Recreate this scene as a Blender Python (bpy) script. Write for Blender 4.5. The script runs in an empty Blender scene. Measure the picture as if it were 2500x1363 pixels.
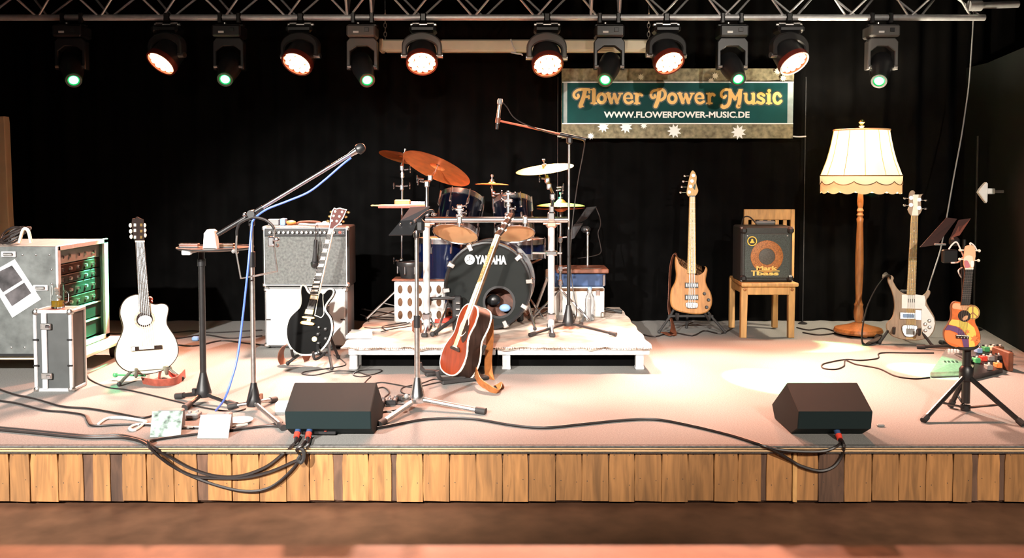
import bpy, bmesh, math, random
from mathutils import Vector as V, Matrix as Mx
random.seed(7)
SC = bpy.context.scene
C = SC.collection
R = math.radians
pi = math.pi
sin, cos = math.sin, math.cos

# ---------------------------------------------------------------- camera
F, YH, PITCH, H = 2200.0, 430.0, R(2.5), 1.2
YC = YH + F * math.tan(PITCH)
cp_, sp_ = cos(PITCH), sin(PITCH)


def ray(px, py):
    dx, dy = (px - 1250) / F, -(py - YC) / F
    return V((dx, cp_ + dy * sp_, -sp_ + dy * cp_))


def slope(py):
    d = ray(1250, py)
    return -d.z / d.y


CAMZ = H * slope(1237) / slope(1088)
ST = CAMZ - H                      # stage deck level above the hall floor
YF = H / slope(1088)               # front edge of the stage
EYE = V((0, 0, CAMZ))


def at(px, py, Y):
    d = ray(px, py)
    return EYE + d * (Y / d.y)


def gd(px, py, z=None):
    z = ST if z is None else z
    d = ray(px, py)
    return EYE + d * ((z - CAMZ) / d.z)


cam = bpy.data.objects.new('camera', bpy.data.cameras.new('camera'))
C.objects.link(cam)
cam.location = EYE
cam.rotation_euler = (pi / 2 - PITCH, 0, 0)
cam.data.sensor_width = 36
cam.data.lens = F / 2500 * 36
cam.data.shift_y = -(681.5 - YC) / 2500
SC.camera = cam

# ---------------------------------------------------------------- world, exposure, house lights
w = bpy.data.worlds.new('world')
SC.world = w
w.use_nodes = True
w.node_tree.nodes['Background'].inputs[0].default_value = (1, .9, .8, 1)
w.node_tree.nodes['Background'].inputs[1].default_value = .012
SC.view_settings.view_transform = 'Standard'
SC.view_settings.look = 'None'
SC.view_settings.gamma = 1
SC.view_settings.use_curve_mapping = False
SC.view_settings.exposure = 0
SC.cycles.use_denoising = True
SC.cycles.max_bounces = 6
SC.cycles.sample_clamp_indirect = 6


def spot(name, loc, tgt, power, col, ang, blend=.3, rad=.06):
    l = bpy.data.lights.new(name, 'SPOT')
    l.energy = power
    l.color = col
    l.spot_size = R(ang)
    l.spot_blend = blend
    l.shadow_soft_size = rad
    o = bpy.data.objects.new(name, l)
    C.objects.link(o)
    o.location = loc
    o.rotation_euler = (V(tgt) - V(loc)).to_track_quat('-Z', 'Y').to_euler()
    return o


# spotlights on the hall ceiling in front of the stage, and an added fill
spot('front_spotlight', (-4.2, -3, 4.2), (-1.5, 5.5, .3), 9000, (1, .96, .9), 27, .5, .07)
spot('front_spotlight', (-.8, -3, 4.2), (-.2, 6.0, .6), 4400, (1, .94, .86), 25, .6, .07)
spot('front_spotlight', (2.2, -3, 4.2), (2.0, 6.2, .5), 3000, (1, .9, .78), 32, .7, .07)
spot('front_spotlight', (-1.2, -3.4, 4.0), (0, 4.2, .5), 900, (1, .86, .7), 56, .9, .1)  # wide weak fill added to brighten planks and deck front

# ---------------------------------------------------------------- helpers
T0 = Mx()
UP = V((0, 0, 1))


def Tm(*a):
    return Mx.Translation(V(a[0]) if len(a) == 1 else V(a))


def Rm(deg, ax):
    return Mx.Rotation(R(deg), 4, ax)


def frame(o, z, x=None):
    """matrix whose Z axis is z, origin o"""
    z = V(z).normalized()
    x = V(x) if x is not None else (V((1, 0, 0)) if abs(z.x) < .9 else V((0, 1, 0)))
    y = z.cross(x).normalized()
    x = y.cross(z).normalized()
    m = Mx((x, y, z)).transposed().to_4x4()
    m.translation = V(o)
    return m


def csp(pts, n=5, closed=False):
    """Catmull-Rom through the points"""
    P = [V(p) for p in pts]
    N = len(P)
    out = []
    for i in range(N if closed else N - 1):
        if closed:
            a, b, c, d = P[i - 1], P[i], P[(i + 1) % N], P[(i + 2) % N]
        else:
            a, b, c, d = P[max(i - 1, 0)], P[i], P[i + 1], P[min(i + 2, N - 1)]
        for k in range(n):
            t = k / n
            out.append(.5 * ((2 * b) + (c - a) * t + (2 * a - 5 * b + 4 * c - d) * t * t + (3 * b - a - 3 * c + d) * t ** 3))
    if not closed:
        out.append(P[-1])
    return out


def circ(cx, cy, r, n=24, ry=None):
    return [V((cx + r * cos(2 * pi * k / n), cy + (ry or r) * sin(2 * pi * k / n))) for k in range(n)]


def inset(o, b):
    o = [V((p[0], p[1])) for p in o]
    n = len(o)
    A = sum(o[i].x * o[(i + 1) % n].y - o[(i + 1) % n].x * o[i].y for i in range(n))
    s = 1 if A > 0 else -1
    r = []
    for i in range(n):
        e1, e2 = (o[i] - o[i - 1]), (o[(i + 1) % n] - o[i])
        e1 = e1.normalized() if e1.length > 1e-9 else V((0, 0))
        e2 = e2.normalized() if e2.length > 1e-9 else V((0, 0))
        m = V((-(e1.y + e2.y), e1.x + e2.x)) * s
        r.append(o[i] + (m.normalized() * b if m.length > 1e-6 else m))
    return r


class MB:
    def __init__(s, M=None):
        s.v, s.f, s.zj = [], [], 0
        s.M = M or T0

    def add(s, vs, fs, M=None):
        m = s.M @ M if M is not None else s.M
        k = len(s.v)
        s.v += [m @ V(p) for p in vs]
        s.f += [tuple(i + k for i in f) for f in fs]
        return s

    def box(s, c, d, b=0, M=None):
        hx, hy, hz = d[0] / 2, d[1] / 2, d[2] / 2
        cx, cy, cz = c
        b = min(b, hx * .95, hy * .95, hz * .95)
        S = [(x, y, z) for x in (-1, 1) for y in (-1, 1) for z in (-1, 1)]
        if b <= 0:
            vs = [(cx + x * hx, cy + y * hy, cz + z * hz) for x, y, z in S]
            return s.add(vs, [(0, 1, 3, 2), (4, 6, 7, 5), (0, 4, 5, 1), (2, 3, 7, 6), (0, 2, 6, 4), (1, 5, 7, 3)], M)
        vs, ix = [], {}
        for q in S:
            for a in range(3):
                h = [hx - b, hy - b, hz - b]
                h[a] += b
                ix[q, a] = len(vs)
                vs.append((cx + q[0] * h[0], cy + q[1] * h[1], cz + q[2] * h[2]))
        fs = []
        for a in range(3):
            o1, o2 = [i for i in range(3) if i != a]
            for sg in (-1, 1):
                f = []
                for u, v_ in ((-1, -1), (1, -1), (1, 1), (-1, 1)):
                    q = [0, 0, 0]
                    q[a], q[o1], q[o2] = sg, u, v_
                    f.append(ix[tuple(q), a])
                fs.append(tuple(f))
            for u in (-1, 1):
                for v_ in (-1, 1):
                    q0, q1 = [0, 0, 0], [0, 0, 0]
                    q0[a], q0[o1], q0[o2] = -1, u, v_
                    q1[a], q1[o1], q1[o2] = 1, u, v_
                    q0, q1 = tuple(q0), tuple(q1)
                    fs.append((ix[q0, o1], ix[q1, o1], ix[q1, o2], ix[q0, o2]))
        for q in S:
            fs.append((ix[q, 0], ix[q, 1], ix[q, 2]))
        return s.add(vs, fs, M)

    def cyl(s, p0, p1, r0, r1=None, n=12, M=None):
        p0, p1 = V(p0), V(p1)
        L = (p1 - p0).length
        return s.lathe([(r0, 0), (r0 if r1 is None else r1, L)], n, (M or T0) @ frame(p0, p1 - p0))

    def lathe(s, prof, n=20, M=None, caps=True, a0=0, a1=2 * pi):
        vs, fs = [], []
        full = abs(a1 - a0 - 2 * pi) < 1e-6
        m = n if full else n + 1
        for r, z in prof:
            for k in range(m):
                a = a0 + (a1 - a0) * k / n
                vs.append((r * cos(a), r * sin(a), z))
        for i in range(len(prof) - 1):
            for k in range(n):
                k2 = (k + 1) % m
                fs.append((i * m + k, i * m + k2, (i + 1) * m + k2, (i + 1) * m + k))
        if caps and full:
            if prof[0][0] > 1e-6:
                fs.append(tuple(reversed(range(m))))
            if prof[-1][0] > 1e-6:
                b = (len(prof) - 1) * m
                fs.append(tuple(range(b, b + m)))
        return s.add(vs, fs, M)

    def sph(s, c, r, n=12, sc=(1, 1, 1), M=None):
        k = max(4, n // 2)
        pr = [(max(1e-5, r * sin(pi * i / k)), -r * cos(pi * i / k)) for i in range(k + 1)]
        return s.lathe(pr, n, (M or T0) @ Tm(V(c)) @ Mx.Diagonal((*sc, 1)), caps=False)

    def tube(s, pts, r, n=8, closed=False, M=None):
        P = [V(p) for p in pts]
        N = len(P)
        vs, fs = [], []
        nrm = None
        for i in range(N):
            if closed:
                t = P[(i + 1) % N] - P[i - 1]
            else:
                t = P[min(i + 1, N - 1)] - P[max(i - 1, 0)]
            t = t.normalized() if t.length > 1e-9 else V((0, 0, 1))
            if nrm is None:
                nrm = t.cross(V((0, 0, 1)) if abs(t.z) < .9 else V((1, 0, 0))).normalized()
            nrm = (nrm - t * nrm.dot(t)).normalized()
            b = t.cross(nrm)
            rr = r[i] if isinstance(r, (list, tuple)) else r
            for k in range(n):
                a = 2 * pi * k / n
                vs.append(P[i] + (nrm * cos(a) + b * sin(a)) * rr)
        for i in range(N if closed else N - 1):
            j = (i + 1) % N
            for k in range(n):
                k2 = (k + 1) % n
                fs.append((i * n + k, i * n + k2, j * n + k2, j * n + k))
        if not closed:
            fs.append(tuple(reversed(range(n))))
            fs.append(tuple(range((N - 1) * n, N * n)))
        return s.add(vs, fs, M)

    def prism(s, o, z0, z1, b=0, M=None):
        o = [V((p[0], p[1])) for p in o]
        n = len(o)
        if b:
            i_ = inset(o, b)
            rings = [(i_, z0), (o, z0 + b), (o, z1 - b), (i_, z1)]
        else:
            rings = [(o, z0), (o, z1)]
        vs, fs = [], []
        for q, z in rings:
            vs += [(p.x, p.y, z) for p in q]
        for i in range(len(rings) - 1):
            for k in range(n):
                k2 = (k + 1) % n
                fs.append((i * n + k, i * n + k2, (i + 1) * n + k2, (i + 1) * n + k))
        fs.append(tuple(reversed(range(n))))
        fs.append(tuple(range((len(rings) - 1) * n, len(rings) * n)))
        return s.add(vs, fs, M)

    def ring(s, o, w_, z0, z1, M=None, i_=None):
        o = [V((p[0], p[1])) for p in o]
        i_ = i_ or inset(o, w_)
        n = len(o)
        vs = [(p[0], p[1], z) for q, z in ((o, z0), (o, z1), (i_, z1), (i_, z0)) for p in q]
        fs = []
        for i in range(4):
            j = (i + 1) % 4
            for k in range(n):
                k2 = (k + 1) % n
                fs.append((i * n + k, i * n + k2, j * n + k2, j * n + k))
        return s.add(vs, fs, M)

    def ribbon(s, pts, wd, w_, th=.003, M=None):
        """flat strap: wd is the width direction (one or per point)"""
        P = [V(p) for p in pts]
        N = len(P)
        vs, fs = [], []
        for i in range(N):
            t = (P[min(i + 1, N - 1)] - P[max(i - 1, 0)]).normalized()
            d = V(wd[i] if isinstance(wd, list) else wd)
            d = (d - t * d.dot(t)).normalized()
            nn = t.cross(d)
            for a, b in ((-1, -1), (1, -1), (1, 1), (-1, 1)):
                vs.append(P[i] + d * (a * w_ / 2) + nn * (b * th / 2))
        for i in range(N - 1):
            for k in range(4):
                k2 = (k + 1) % 4
                fs.append((i * 4 + k, i * 4 + k2, i * 4 + 4 + k2, i * 4 + 4 + k))
        fs += [(0, 1, 2, 3), (N * 4 - 1, N * 4 - 2, N * 4 - 3, N * 4 - 4)]
        return s.add(vs, fs, M)

    def stroke(s, pts, w_, z0, z1, M=None):
        """brush stroke with round ends, laid flat in XY"""
        P = [V((p[0], p[1])) for p in pts]
        for p in (P[0], P[-1]):
            s.zj += 1
            s.prism(circ(p.x, p.y, w_ / 2, 10), z0, z1 + 2.5e-5 * s.zj, 0, M)
        L, Rr = [], []
        for i in range(len(P)):
            t = (P[min(i + 1, len(P) - 1)] - P[max(i - 1, 0)]).normalized()
            q = V((-t.y, t.x)) * w_ / 2
            L.append(P[i] + q)
            Rr.append(P[i] - q)
        for i in range(len(P) - 1):
            s.zj += 1
            s.prism([Rr[i], Rr[i + 1], L[i + 1], L[i]], z0, z1 + 2.5e-5 * s.zj, 0, M)
        return s

    def text(s, body, W, Hh, z0, z1, M=None, bold=0., center=True):
        cu = bpy.data.curves.new('txt', 'FONT')
        cu.body = body
        cu.offset = bold
        cu.resolution_u = 3
        o = bpy.data.objects.new('txt', cu)
        C.objects.link(o)
        me = bpy.data.meshes.new_from_object(o.evaluated_get(bpy.context.evaluated_depsgraph_get()))
        xs = [v.co.x for v in me.vertices]
        ys = [v.co.y for v in me.vertices]
        x0, x1, y0, y1 = min(xs), max(xs), min(ys), max(ys)
        sx, sy = W / (x1 - x0), (Hh / (y1 - y0) if Hh else W / (x1 - x0))
        vs = [((v.co.x - (x0 + x1) / 2) * sx, (v.co.y - (y0 + y1) / 2) * sy, z1) for v in me.vertices]
        s.add(vs, [tuple(p.vertices) for p in me.polygons], M)
        bpy.data.objects.remove(o)
        bpy.data.curves.remove(cu)
        bpy.data.meshes.remove(me)
        return s

    def build(s, name, m, parent=None, sharp=35, weld=True, origin=None):
        L = V(origin) if origin is not None else V((0, 0, 0))
        p = parent
        while p is not None:
            L = L + p.location
            p = p.parent
        if parent is not None:
            off = L
        else:
            off = L
        me = bpy.data.meshes.new(name)
        me.from_pydata([v - off for v in s.v], [], s.f)
        bm = bmesh.new()
        bm.from_mesh(me)
        bmesh.ops.recalc_face_normals(bm, faces=bm.faces)
        bm.to_mesh(me)
        bm.free()
        me.shade_smooth()
        me.set_sharp_from_angle(angle=R(sharp))
        ms = m if isinstance(m, (list, tuple)) else [m]
        for q in ms:
            me.materials.append(q)
        o = bpy.data.objects.new(name, me)
        C.objects.link(o)
        if parent is not None:
            o.parent = parent
        elif origin is not None:
            o.location = L
        return o


def tag(o, label=None, cat=None, group=None, kind=None):
    if label:
        o['label'] = label
    if cat:
        o['category'] = cat
    if group:
        o['group'] = group
    if kind:
        o['kind'] = kind
    return o


def thing(name, label, cat, loc, group=None):
    o = bpy.data.objects.new(name, None)
    C.objects.link(o)
    o.location = V(loc)
    o.empty_display_size = .1
    return tag(o, label, cat, group)


def struct(name, loc=None):
    o = bpy.data.objects.new(name, None)
    C.objects.link(o)
    if loc is not None:
        o.location = V(loc)
    o['kind'] = 'structure'
    return o


def share(o, name, parent, loc):
    c = o.copy()
    c.name = name
    C.objects.link(c)
    c.parent = parent
    c.location = loc
    return c


def low(mb):
    z = min(v.z for v in mb.v)
    n = len(mb.v)
    return V((sum(v.x for v in mb.v) / n, sum(v.y for v in mb.v) / n, z))


def solo(mb, name, m, label, cat, group=None):
    return tag(mb.build(name, m, None, origin=low(mb)), label, cat, group)


# ---------------------------------------------------------------- materials
def mat(name, col, rough=.5, metal=0., var=0., vs=12., bump=0., bs=200., spec=.5, emit=None, es=1., trans=0., rnd=0., stretch=None, coat=0.):
    m = bpy.data.materials.new(name)
    m.use_nodes = True
    nt = m.node_tree
    N, L = nt.nodes, nt.links
    b = N['Principled BSDF']
    I = b.inputs
    I['Base Color'].default_value = (*col, 1)
    I['Roughness'].default_value = rough
    I['Metallic'].default_value = metal
    I['Specular IOR Level'].default_value = spec
    I['Coat Weight'].default_value = coat
    if emit:
        I['Emission Color'].default_value = (*emit, 1)
        I['Emission Strength'].default_value = es
    if trans:
        I['Transmission Weight'].default_value = trans
    tc = N.new('ShaderNodeTexCoord')
    src = tc.outputs['Object']
    if stretch:
        mp = N.new('ShaderNodeMapping')
        mp.inputs['Scale'].default_value = stretch
        L.new(src, mp.inputs['Vector'])
        src = mp.outputs[0]
        if rnd:
            oi = N.new('ShaderNodeObjectInfo')
            mu = N.new('ShaderNodeMath')
            mu.operation = 'MULTIPLY'
            mu.inputs[1].default_value = 37
            L.new(oi.outputs['Random'], mu.inputs[0])
            L.new(mu.outputs[0], mp.inputs['Location'])
    if var or rnd:
        nz = N.new('ShaderNodeTexNoise')
        nz.inputs['Scale'].default_value = vs
        nz.inputs['Detail'].default_value = 6
        nz.inputs['Distortion'].default_value = .8 if stretch else 0
        L.new(src, nz.inputs['Vector'])
        cr = N.new('ShaderNodeValToRGB')
        cr.color_ramp.elements[0].position = .3
        cr.color_ramp.elements[1].position = .7
        cr.color_ramp.elements[0].color = (*[c * (1 - var) for c in col], 1)
        cr.color_ramp.elements[1].color = (*[min(1, c * (1 + var)) for c in col], 1)
        L.new(nz.outputs['Fac'], cr.inputs[0])
        out = cr.outputs[0]
        if rnd:
            oi2 = N.new('ShaderNodeObjectInfo')
            hs = N.new('ShaderNodeHueSaturation')
            mr = N.new('ShaderNodeMapRange')
            mr.inputs['To Min'].default_value = 1 - rnd
            mr.inputs['To Max'].default_value = 1 + rnd
            L.new(oi2.outputs['Random'], mr.inputs[0])
            L.new(mr.outputs[0], hs.inputs['Value'])
            L.new(out, hs.inputs['Color'])
            out = hs.outputs[0]
        L.new(out, I['Base Color'])
    if bump:
        n2 = N.new('ShaderNodeTexNoise')
        n2.inputs['Scale'].default_value = bs
        n2.inputs['Detail'].default_value = 3
        L.new(src, n2.inputs['Vector'])
        bp = N.new('ShaderNodeBump')
        bp.inputs['Strength'].default_value = bump
        bp.inputs['Distance'].default_value = .004
        L.new(n2.outputs['Fac'], bp.inputs['Height'])
        L.new(bp.outputs[0], I['Normal'])
    return m


def trmat(name, col, mix=.5, em=0.):
    """cloth or skin that lets light through"""
    m = mat(name, col, .7, var=.05, vs=20)
    nt = m.node_tree
    N, L = nt.nodes, nt.links
    b = N['Principled BSDF']
    t = N.new('ShaderNodeBsdfTranslucent')
    t.inputs[0].default_value = (*col, 1)
    x = N.new('ShaderNodeMixShader')
    x.inputs[0].default_value = mix
    L.new(b.outputs[0], x.inputs[1])
    L.new(t.outputs[0], x.inputs[2])
    L.new(x.outputs[0], N['Material Output'].inputs[0])
    if em:
        b.inputs['Emission Color'].default_value = (*col, 1)
        b.inputs['Emission Strength'].default_value = em
    return m


M = {}
M['blackpl'] = mat('black_plastic', (.012, .012, .013), .4)
M['black'] = mat('black_satin_metal', (.015, .014, .014), .35, var=.2, vs=40)
M['rubber'] = mat('black_rubber', (.02, .018, .018), .7)
M['tolex'] = mat('black_tolex', (.022, .023, .022), .5, var=.25, vs=120, bump=.25, bs=900)
M['spkgrille'] = mat('speaker_grille', (.0065, .0145, .0155), .7, var=.25, vs=900, bump=.3, bs=1500, spec=.2)
M['chrome'] = mat('chrome', (.86, .86, .88), .22, 1, var=.05, vs=60)
M['steel'] = mat('brushed_steel', (.62, .6, .58), .35, 1, var=.15, vs=50)
M['alu'] = mat('aluminium', (.74, .75, .76), .4, .55, var=.1, vs=30)
M['gold'] = mat('gold_metal', (.75, .5, .2), .3, 1, var=.1, vs=40)
M['white'] = mat('white_plastic', (.8, .8, .78), .45, var=.04, vs=30)
M['ivory'] = mat('ivory_binding', (.85, .8, .68), .45, var=.05)
M['paper'] = mat('white_paper', (.82, .84, .82), .8, var=.04, vs=15)
M['grey'] = mat('grey_plastic', (.2, .2, .2), .5, var=.1)
M['curtain'] = mat('black_molton', (.0022, .0021, .0021), .95, var=.3, vs=6, bump=.2, bs=400, spec=.02)
M['darkwall'] = mat('dark_painted_wall', (.0032, .0044, .0038), .8, var=.2, vs=5, bump=.1, bs=60, spec=.1)
M['beige'] = mat('beige_wall_paint', (.8, .63, .38), .8, var=.08, vs=6, bump=.1, bs=80)
M['carpet'] = mat('grey_carpet', (.215, .21, .2), .95, var=.22, vs=160, bump=.4, bs=500, spec=.1)
M['carpetedge'] = mat('carpet_edge', (.1, .095, .09), .9, var=.4, vs=60, bump=.4, bs=200)
M['ply'] = mat('plywood_edge', (.5, .33, .18), .7, var=.3, vs=30, stretch=(1, 20, 20))
M['plank'] = mat('pine_plank', (.27, .125, .04), .6, var=.36, vs=4, rnd=.18, stretch=(9, 1, .9), bump=.15, bs=9)
M['plankdk'] = mat('weathered_bark_plank', (.085, .042, .024), .8, var=.4, vs=4, rnd=.25, stretch=(8, 1, 1.4), bump=.3, bs=9)
M['parq'] = mat('parquet_oak', (.45, .07, .018), .42, var=.25, vs=5, rnd=.3, stretch=(1.2, 8, 1), spec=.3)
M['parqbase'] = mat('parquet_bed', (.12, .055, .03), .5, var=.3, vs=8)
M['oak'] = mat('light_oak', (.47, .255, .09), .5, var=.25, vs=6, stretch=(6, 6, 1))
M['teak'] = mat('turned_brown_wood', (.32, .12, .035), .35, var=.3, vs=8, stretch=(8, 8, 1), coat=.3)
M['spruce'] = mat('pale_spruce', (.86, .76, .55), .4, var=.08, vs=8, stretch=(8, 1, 1), coat=.3)
M['maple'] = mat('maple_fretboard', (.5, .33, .15), .5, spec=.15, var=.12, vs=10, stretch=(8, 8, 1))
M['natural'] = mat('natural_ash_body', (.36, .165, .055), .4, var=.25, vs=7, stretch=(7, 1, 1), spec=.25)
M['walnut'] = mat('walnut_body', (.3, .2, .13), .4, var=.25, vs=7, stretch=(7, 1, 1), spec=.25)
M['rosewood'] = mat('dark_rosewood', (.022, .011, .008), .4, var=.4, vs=8, stretch=(8, 1, 1), spec=.3)
M['ebony'] = mat('ebony_fretboard', (.03, .028, .026), .5, var=.3, vs=20, spec=.15)
M['greyboard'] = mat('grey_worn_fretboard', (.12, .115, .11), .6, spec=.1, var=.15, vs=20)
M['rosebd'] = mat('rosewood_fretboard', (.1, .05, .025), .5, spec=.15, var=.3, vs=20)
M['mahog'] = mat('reddish_mahogany_top', (.19, .026, .005), .35, var=.25, vs=6, stretch=(8, 1, 1), spec=.25)
M['gblack'] = mat('gloss_black_lacquer', (.006, .006, .006), .12, coat=.6)
M['leather'] = mat('brown_leather', (.14, .045, .022), .5, var=.3, vs=30, bump=.2)
M['tan'] = mat('tan_leather', (.36, .125, .035), .5, var=.25, vs=30, bump=.2)
M['redleather'] = mat('reddish_leather', (.3, .07, .045), .5, var=.25, vs=40, bump=.2)
M['blackstrap'] = mat('black_webbing', (.02, .018, .016), .8, bump=.2)
M['bronze'] = mat('bronze_cymbal', (.85, .25, .075), .36, .6, var=.18, vs=14)
M['brass'] = mat('bright_brass_cymbal', (.66, .5, .14), .36, .85, var=.12, vs=14)
M['redhead'] = mat('dark_red_headstock', (.075, .012, .008), .5, spec=.15)
M['brownplate'] = mat('dark_brown_plate', (.05, .028, .026), .5, spec=.3)
M['dkplate'] = mat('dark_grey_plate', (.03, .03, .032), .6, spec=.2)
M['tomlac'] = mat('near_black_blue_lacquer', (.0007, .0011, .004), .2, coat=.3)
M['bluelac'] = mat('dark_blue_lacquer', (.0012, .004, .022), .2, var=.2, coat=.4)
M['drumhead'] = mat('black_drum_head', (.0085, .01, .0095), .65, var=.08, spec=.12)
M['skin'] = trmat('orange_lit_drum_head', (.98, .58, .3), .3)  # white heads with the orange lamp light put into the colour
M['cable'] = mat('black_cable', (.018, .013, .012), .45)
M['cablebl'] = mat('blue_cable', (.06, .13, .5), .45)
M['cablewh'] = mat('white_cable', (.75, .74, .72), .5)
M['green'] = mat('green_plastic', (.05, .3, .12), .4)
M['red'] = mat('red_plastic', (.6, .05, .03), .4)
M['blue'] = mat('dark_blue_cloth', (.02, .05, .13), .7, var=.2, vs=20)
M['bluebox'] = mat('light_blue_card', (.2, .33, .55), .6, var=.1)
M['orange'] = mat('orange_plastic', (.8, .22, .05), .4)
M['cream'] = mat('cream_paint', (.72, .66, .5), .5, var=.06, vs=10)
M['wash'] = mat('red_white_led', (.9, .4, .2), .3, emit=(1, .3, .13), es=22)
M['greenled'] = mat('green_beam_lens', (.1, .8, .3), .3, emit=(.1, 1, .42), es=9)
M['greenrim'] = mat('green_lens_edge', (0, .3, .06), .25, emit=(0, .6, .12), es=.35)
# ================================================================ SETTING
YB = 7.42                                              # black backdrop
fx = lambda px, Y=None: at(px, 700, Y or YF).x


def boxstruct(name, m, lo, hi, b=0):
    mb = MB().box([(a + c) / 2 for a, c in zip(lo, hi)], [c - a for a, c in zip(lo, hi)], b)
    o = mb.build(name, m, None, origin=[(a + c) / 2 for a, c in zip(lo, hi)])
    o['kind'] = 'structure'
    return o


fl = boxstruct('floor', M['parqbase'], (-6, -4, -.1), (6, 8.2, -.012))
# parquet strips in the part of the hall floor in view
sm = None
PL, PW = .30, .075
for j in range(9):
    y = YF - .005 - PW * (j + .5)
    for i in range(-9, 10):
        x = i * PL + (.15 if j % 2 else 0) + .03
        if sm is None:
            sm = MB().box((0, 0, -.006), (PL - .0016, PW - .0016, .012), .0012)
            o = sm.build('plank', M['parq'], fl)
            base = o
        else:
            o = share(base, 'plank', fl, (0, 0, 0))
        o.location = V((x, y, random.uniform(-.0006, .0006))) - fl.location
stg = struct('stage_floor', (0, (YF + YB) / 2, ST))
MB().box((0, (YF + .016 + 8) / 2, ST - .02), (8.6, 8 - YF - .016, .04), .0).build('carpet_deck', M['carpet'], stg)
# seams of the carpet (a shallow raised joint)
MB().box((0, YF + .013, ST - .016), (8.6, .006, .032), .001).build('dark_joint', M['carpetedge'], stg)
MB().box((0, YF + .004, ST - .0045), (8.6, .022, .009), .002).build('carpet_edge_strip', M['carpetedge'], stg)
MB().box((0, YF + .01, ST - .0145), (8.6, .02, .005), .001).build('plywood_strip', M['ply'], stg)
MB().box((0, YF + .008, ST - .025), (8.6, .02, .007), .001).build('plywood_strip', M['ply'], stg)
MB().box((0, YF + .16, (ST - .042) / 2), (8.6, .2, ST - .044)).build('skirt_backing', M['plankdk'], stg)
bd = [(-150, -76), (-76, -2), (0, 50), (52, 120), (121, 183), (206, 250), (280, 340), (341, 408), (409, 466), (493, 552), (553, 620), (621, 688),
      (689, 745), (746, 806), (828, 893), (893, 950), (962, 1028), (1029, 1094), (1095, 1160), (1160, 1226), (1227, 1290), (1292, 1358),
      (1359, 1424), (1424, 1490), (1491, 1555), (1556, 1622), (1623, 1688), (1688, 1752), (1753, 1812), (1813, 1871), (1883, 1946), (1959, 2012),
      (2013, 2076), (2077, 2145), (2147, 2213), (2213, 2280), (2280, 2346), (2348, 2395), (2410, 2465), (2476, 2540), (2541, 2610), (2611, 2690)]
dark = [(180, 209), (247, 283), (463, 496), (803, 831), (947, 965), (1868, 1886), (2392, 2413), (2462, 2479)]
nails = MB()


def plank(a, b, m, y0, wob, z1=None):
    x0, x1 = fx(a), fx(b)
    zt, zb = ST - .036, random.uniform(.004, .012)
    o = []
    for k in range(5):
        t = k / 4
        o.append((x0 + random.uniform(-wob, wob), zb + (zt - zb) * t))
    o.append(((x0 + x1) / 2, zt + random.uniform(0, .004)))
    for k in range(5):
        t = 1 - k / 4
        o.append((x1 + random.uniform(-wob, wob), zb + (zt - zb) * t))
    o[0] = (o[0][0] + .001, zb + random.uniform(0, .004))
    o[4] = (o[4][0] + .004, zt - random.uniform(.002, .01))
    o[6] = (o[6][0] - .004, zt - random.uniform(.002, .01))
    c = V(((x0 + x1) / 2, y0, zt / 2))
    mb = MB().prism(o, 0, .022, .0015, Tm(0, y0, 0) @ Rm(90, 'X'))
    q = mb.build('plank', m, None, origin=c)
    q.parent = stg
    q.location = c - stg.location
    return q


for a, b in bd:
    y0 = YF + .062 + random.uniform(-.004, .004)
    plank(a, b, M['plankdk'] if (a == 2013) else M['plank'], y0, .0012)
    for fxx in (.2, .8):
        for z in (ST - .055, .095 + random.uniform(-.02, .02)):
            if random.random() < .8:
                x = fx(a) + (fx(b) - fx(a)) * fxx
                nails.cyl((x, y0 - .0225, z), (x, y0 - .021, z), .0022, n=6)
for a, b in dark:
    plank(a, b, M['plankdk'], YF + .068, .004)
plank(1948, 1959, M['oak'], YF + .056, .0004)
nails.build('nail_heads', M['rubber'], stg)

wb = boxstruct('wall_back', M['darkwall'], (-6, YB + .25, 0), (6, YB + .4, 4.6))
rx0, rx1 = gd(2395, 800), gd(2560, 896)
wr = MB()
wr.box(((rx0.x + rx1.x) / 2 + .05, (rx0.y + rx1.y) / 2, 2.2), (.06, 1, 4.6), 0)
wr = MB().prism([(rx0.x, YB + .25), (rx0.x, rx0.y), (rx1.x, rx1.y), (rx1.x + .1, rx1.y), (rx0.x + .12, YB + .25)], 0, 2.36).build('wall_right', M['darkwall'], None)
wr['kind'] = 'structure'
lx = at(14, 440, 7.1)
wl = MB()
wl.box((lx.x - .9, 7.14, lx.z * .5 + at(10, 285, 7.1).z * .5 - 1.0), (1.8, .08, 0), 0)
zt = at(10, 284, 7.1).z
wl = MB().prism([(-5.5, ST), (at(24, 600, 7.1).x + .05, ST), (at(22, 600, 7.1).x, 1.15), (at(11, 300, 7.1).x, zt - .05), (at(9, 285, 7.1).x, zt), (-5.5, zt)], 0, .08, .006,
                Tm(0, 7.18, 0) @ Rm(90, 'X')).build('wall_left', M['beige'], None)
wl['kind'] = 'structure'
boxstruct('ceiling', M['darkwall'], (-6, 3.2, 4.4), (6, 8.2, 4.5))

# black stage curtain: gentle vertical folds from the truss down to the deck
cu = MB()
n = 420
xs = [-4.6 + 8.7 * i / n for i in range(n + 1)]
yy = [YB + .018 * sin(x * 21 + 2 * sin(x * 1.7)) + .01 * sin(x * 47) for x in xs]
vs = [(x, y, z) for z in (ST + .004, 1.6, 3.6) for x, y in zip(xs, yy)]
fs = [(r * (n + 1) + i, r * (n + 1) + i + 1, (r + 1) * (n + 1) + i + 1, (r + 1) * (n + 1) + i) for r in range(2) for i in range(n)]
cu.add(vs, fs)
cu.add([(x, y + .012, z) for x, y, z in vs], fs)
tag(cu.build('stage_curtain', M['curtain'], None, sharp=80, origin=(0, YB, ST)), 'black cloth backdrop curtain hanging across the rear of the stage', 'curtain')

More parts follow.
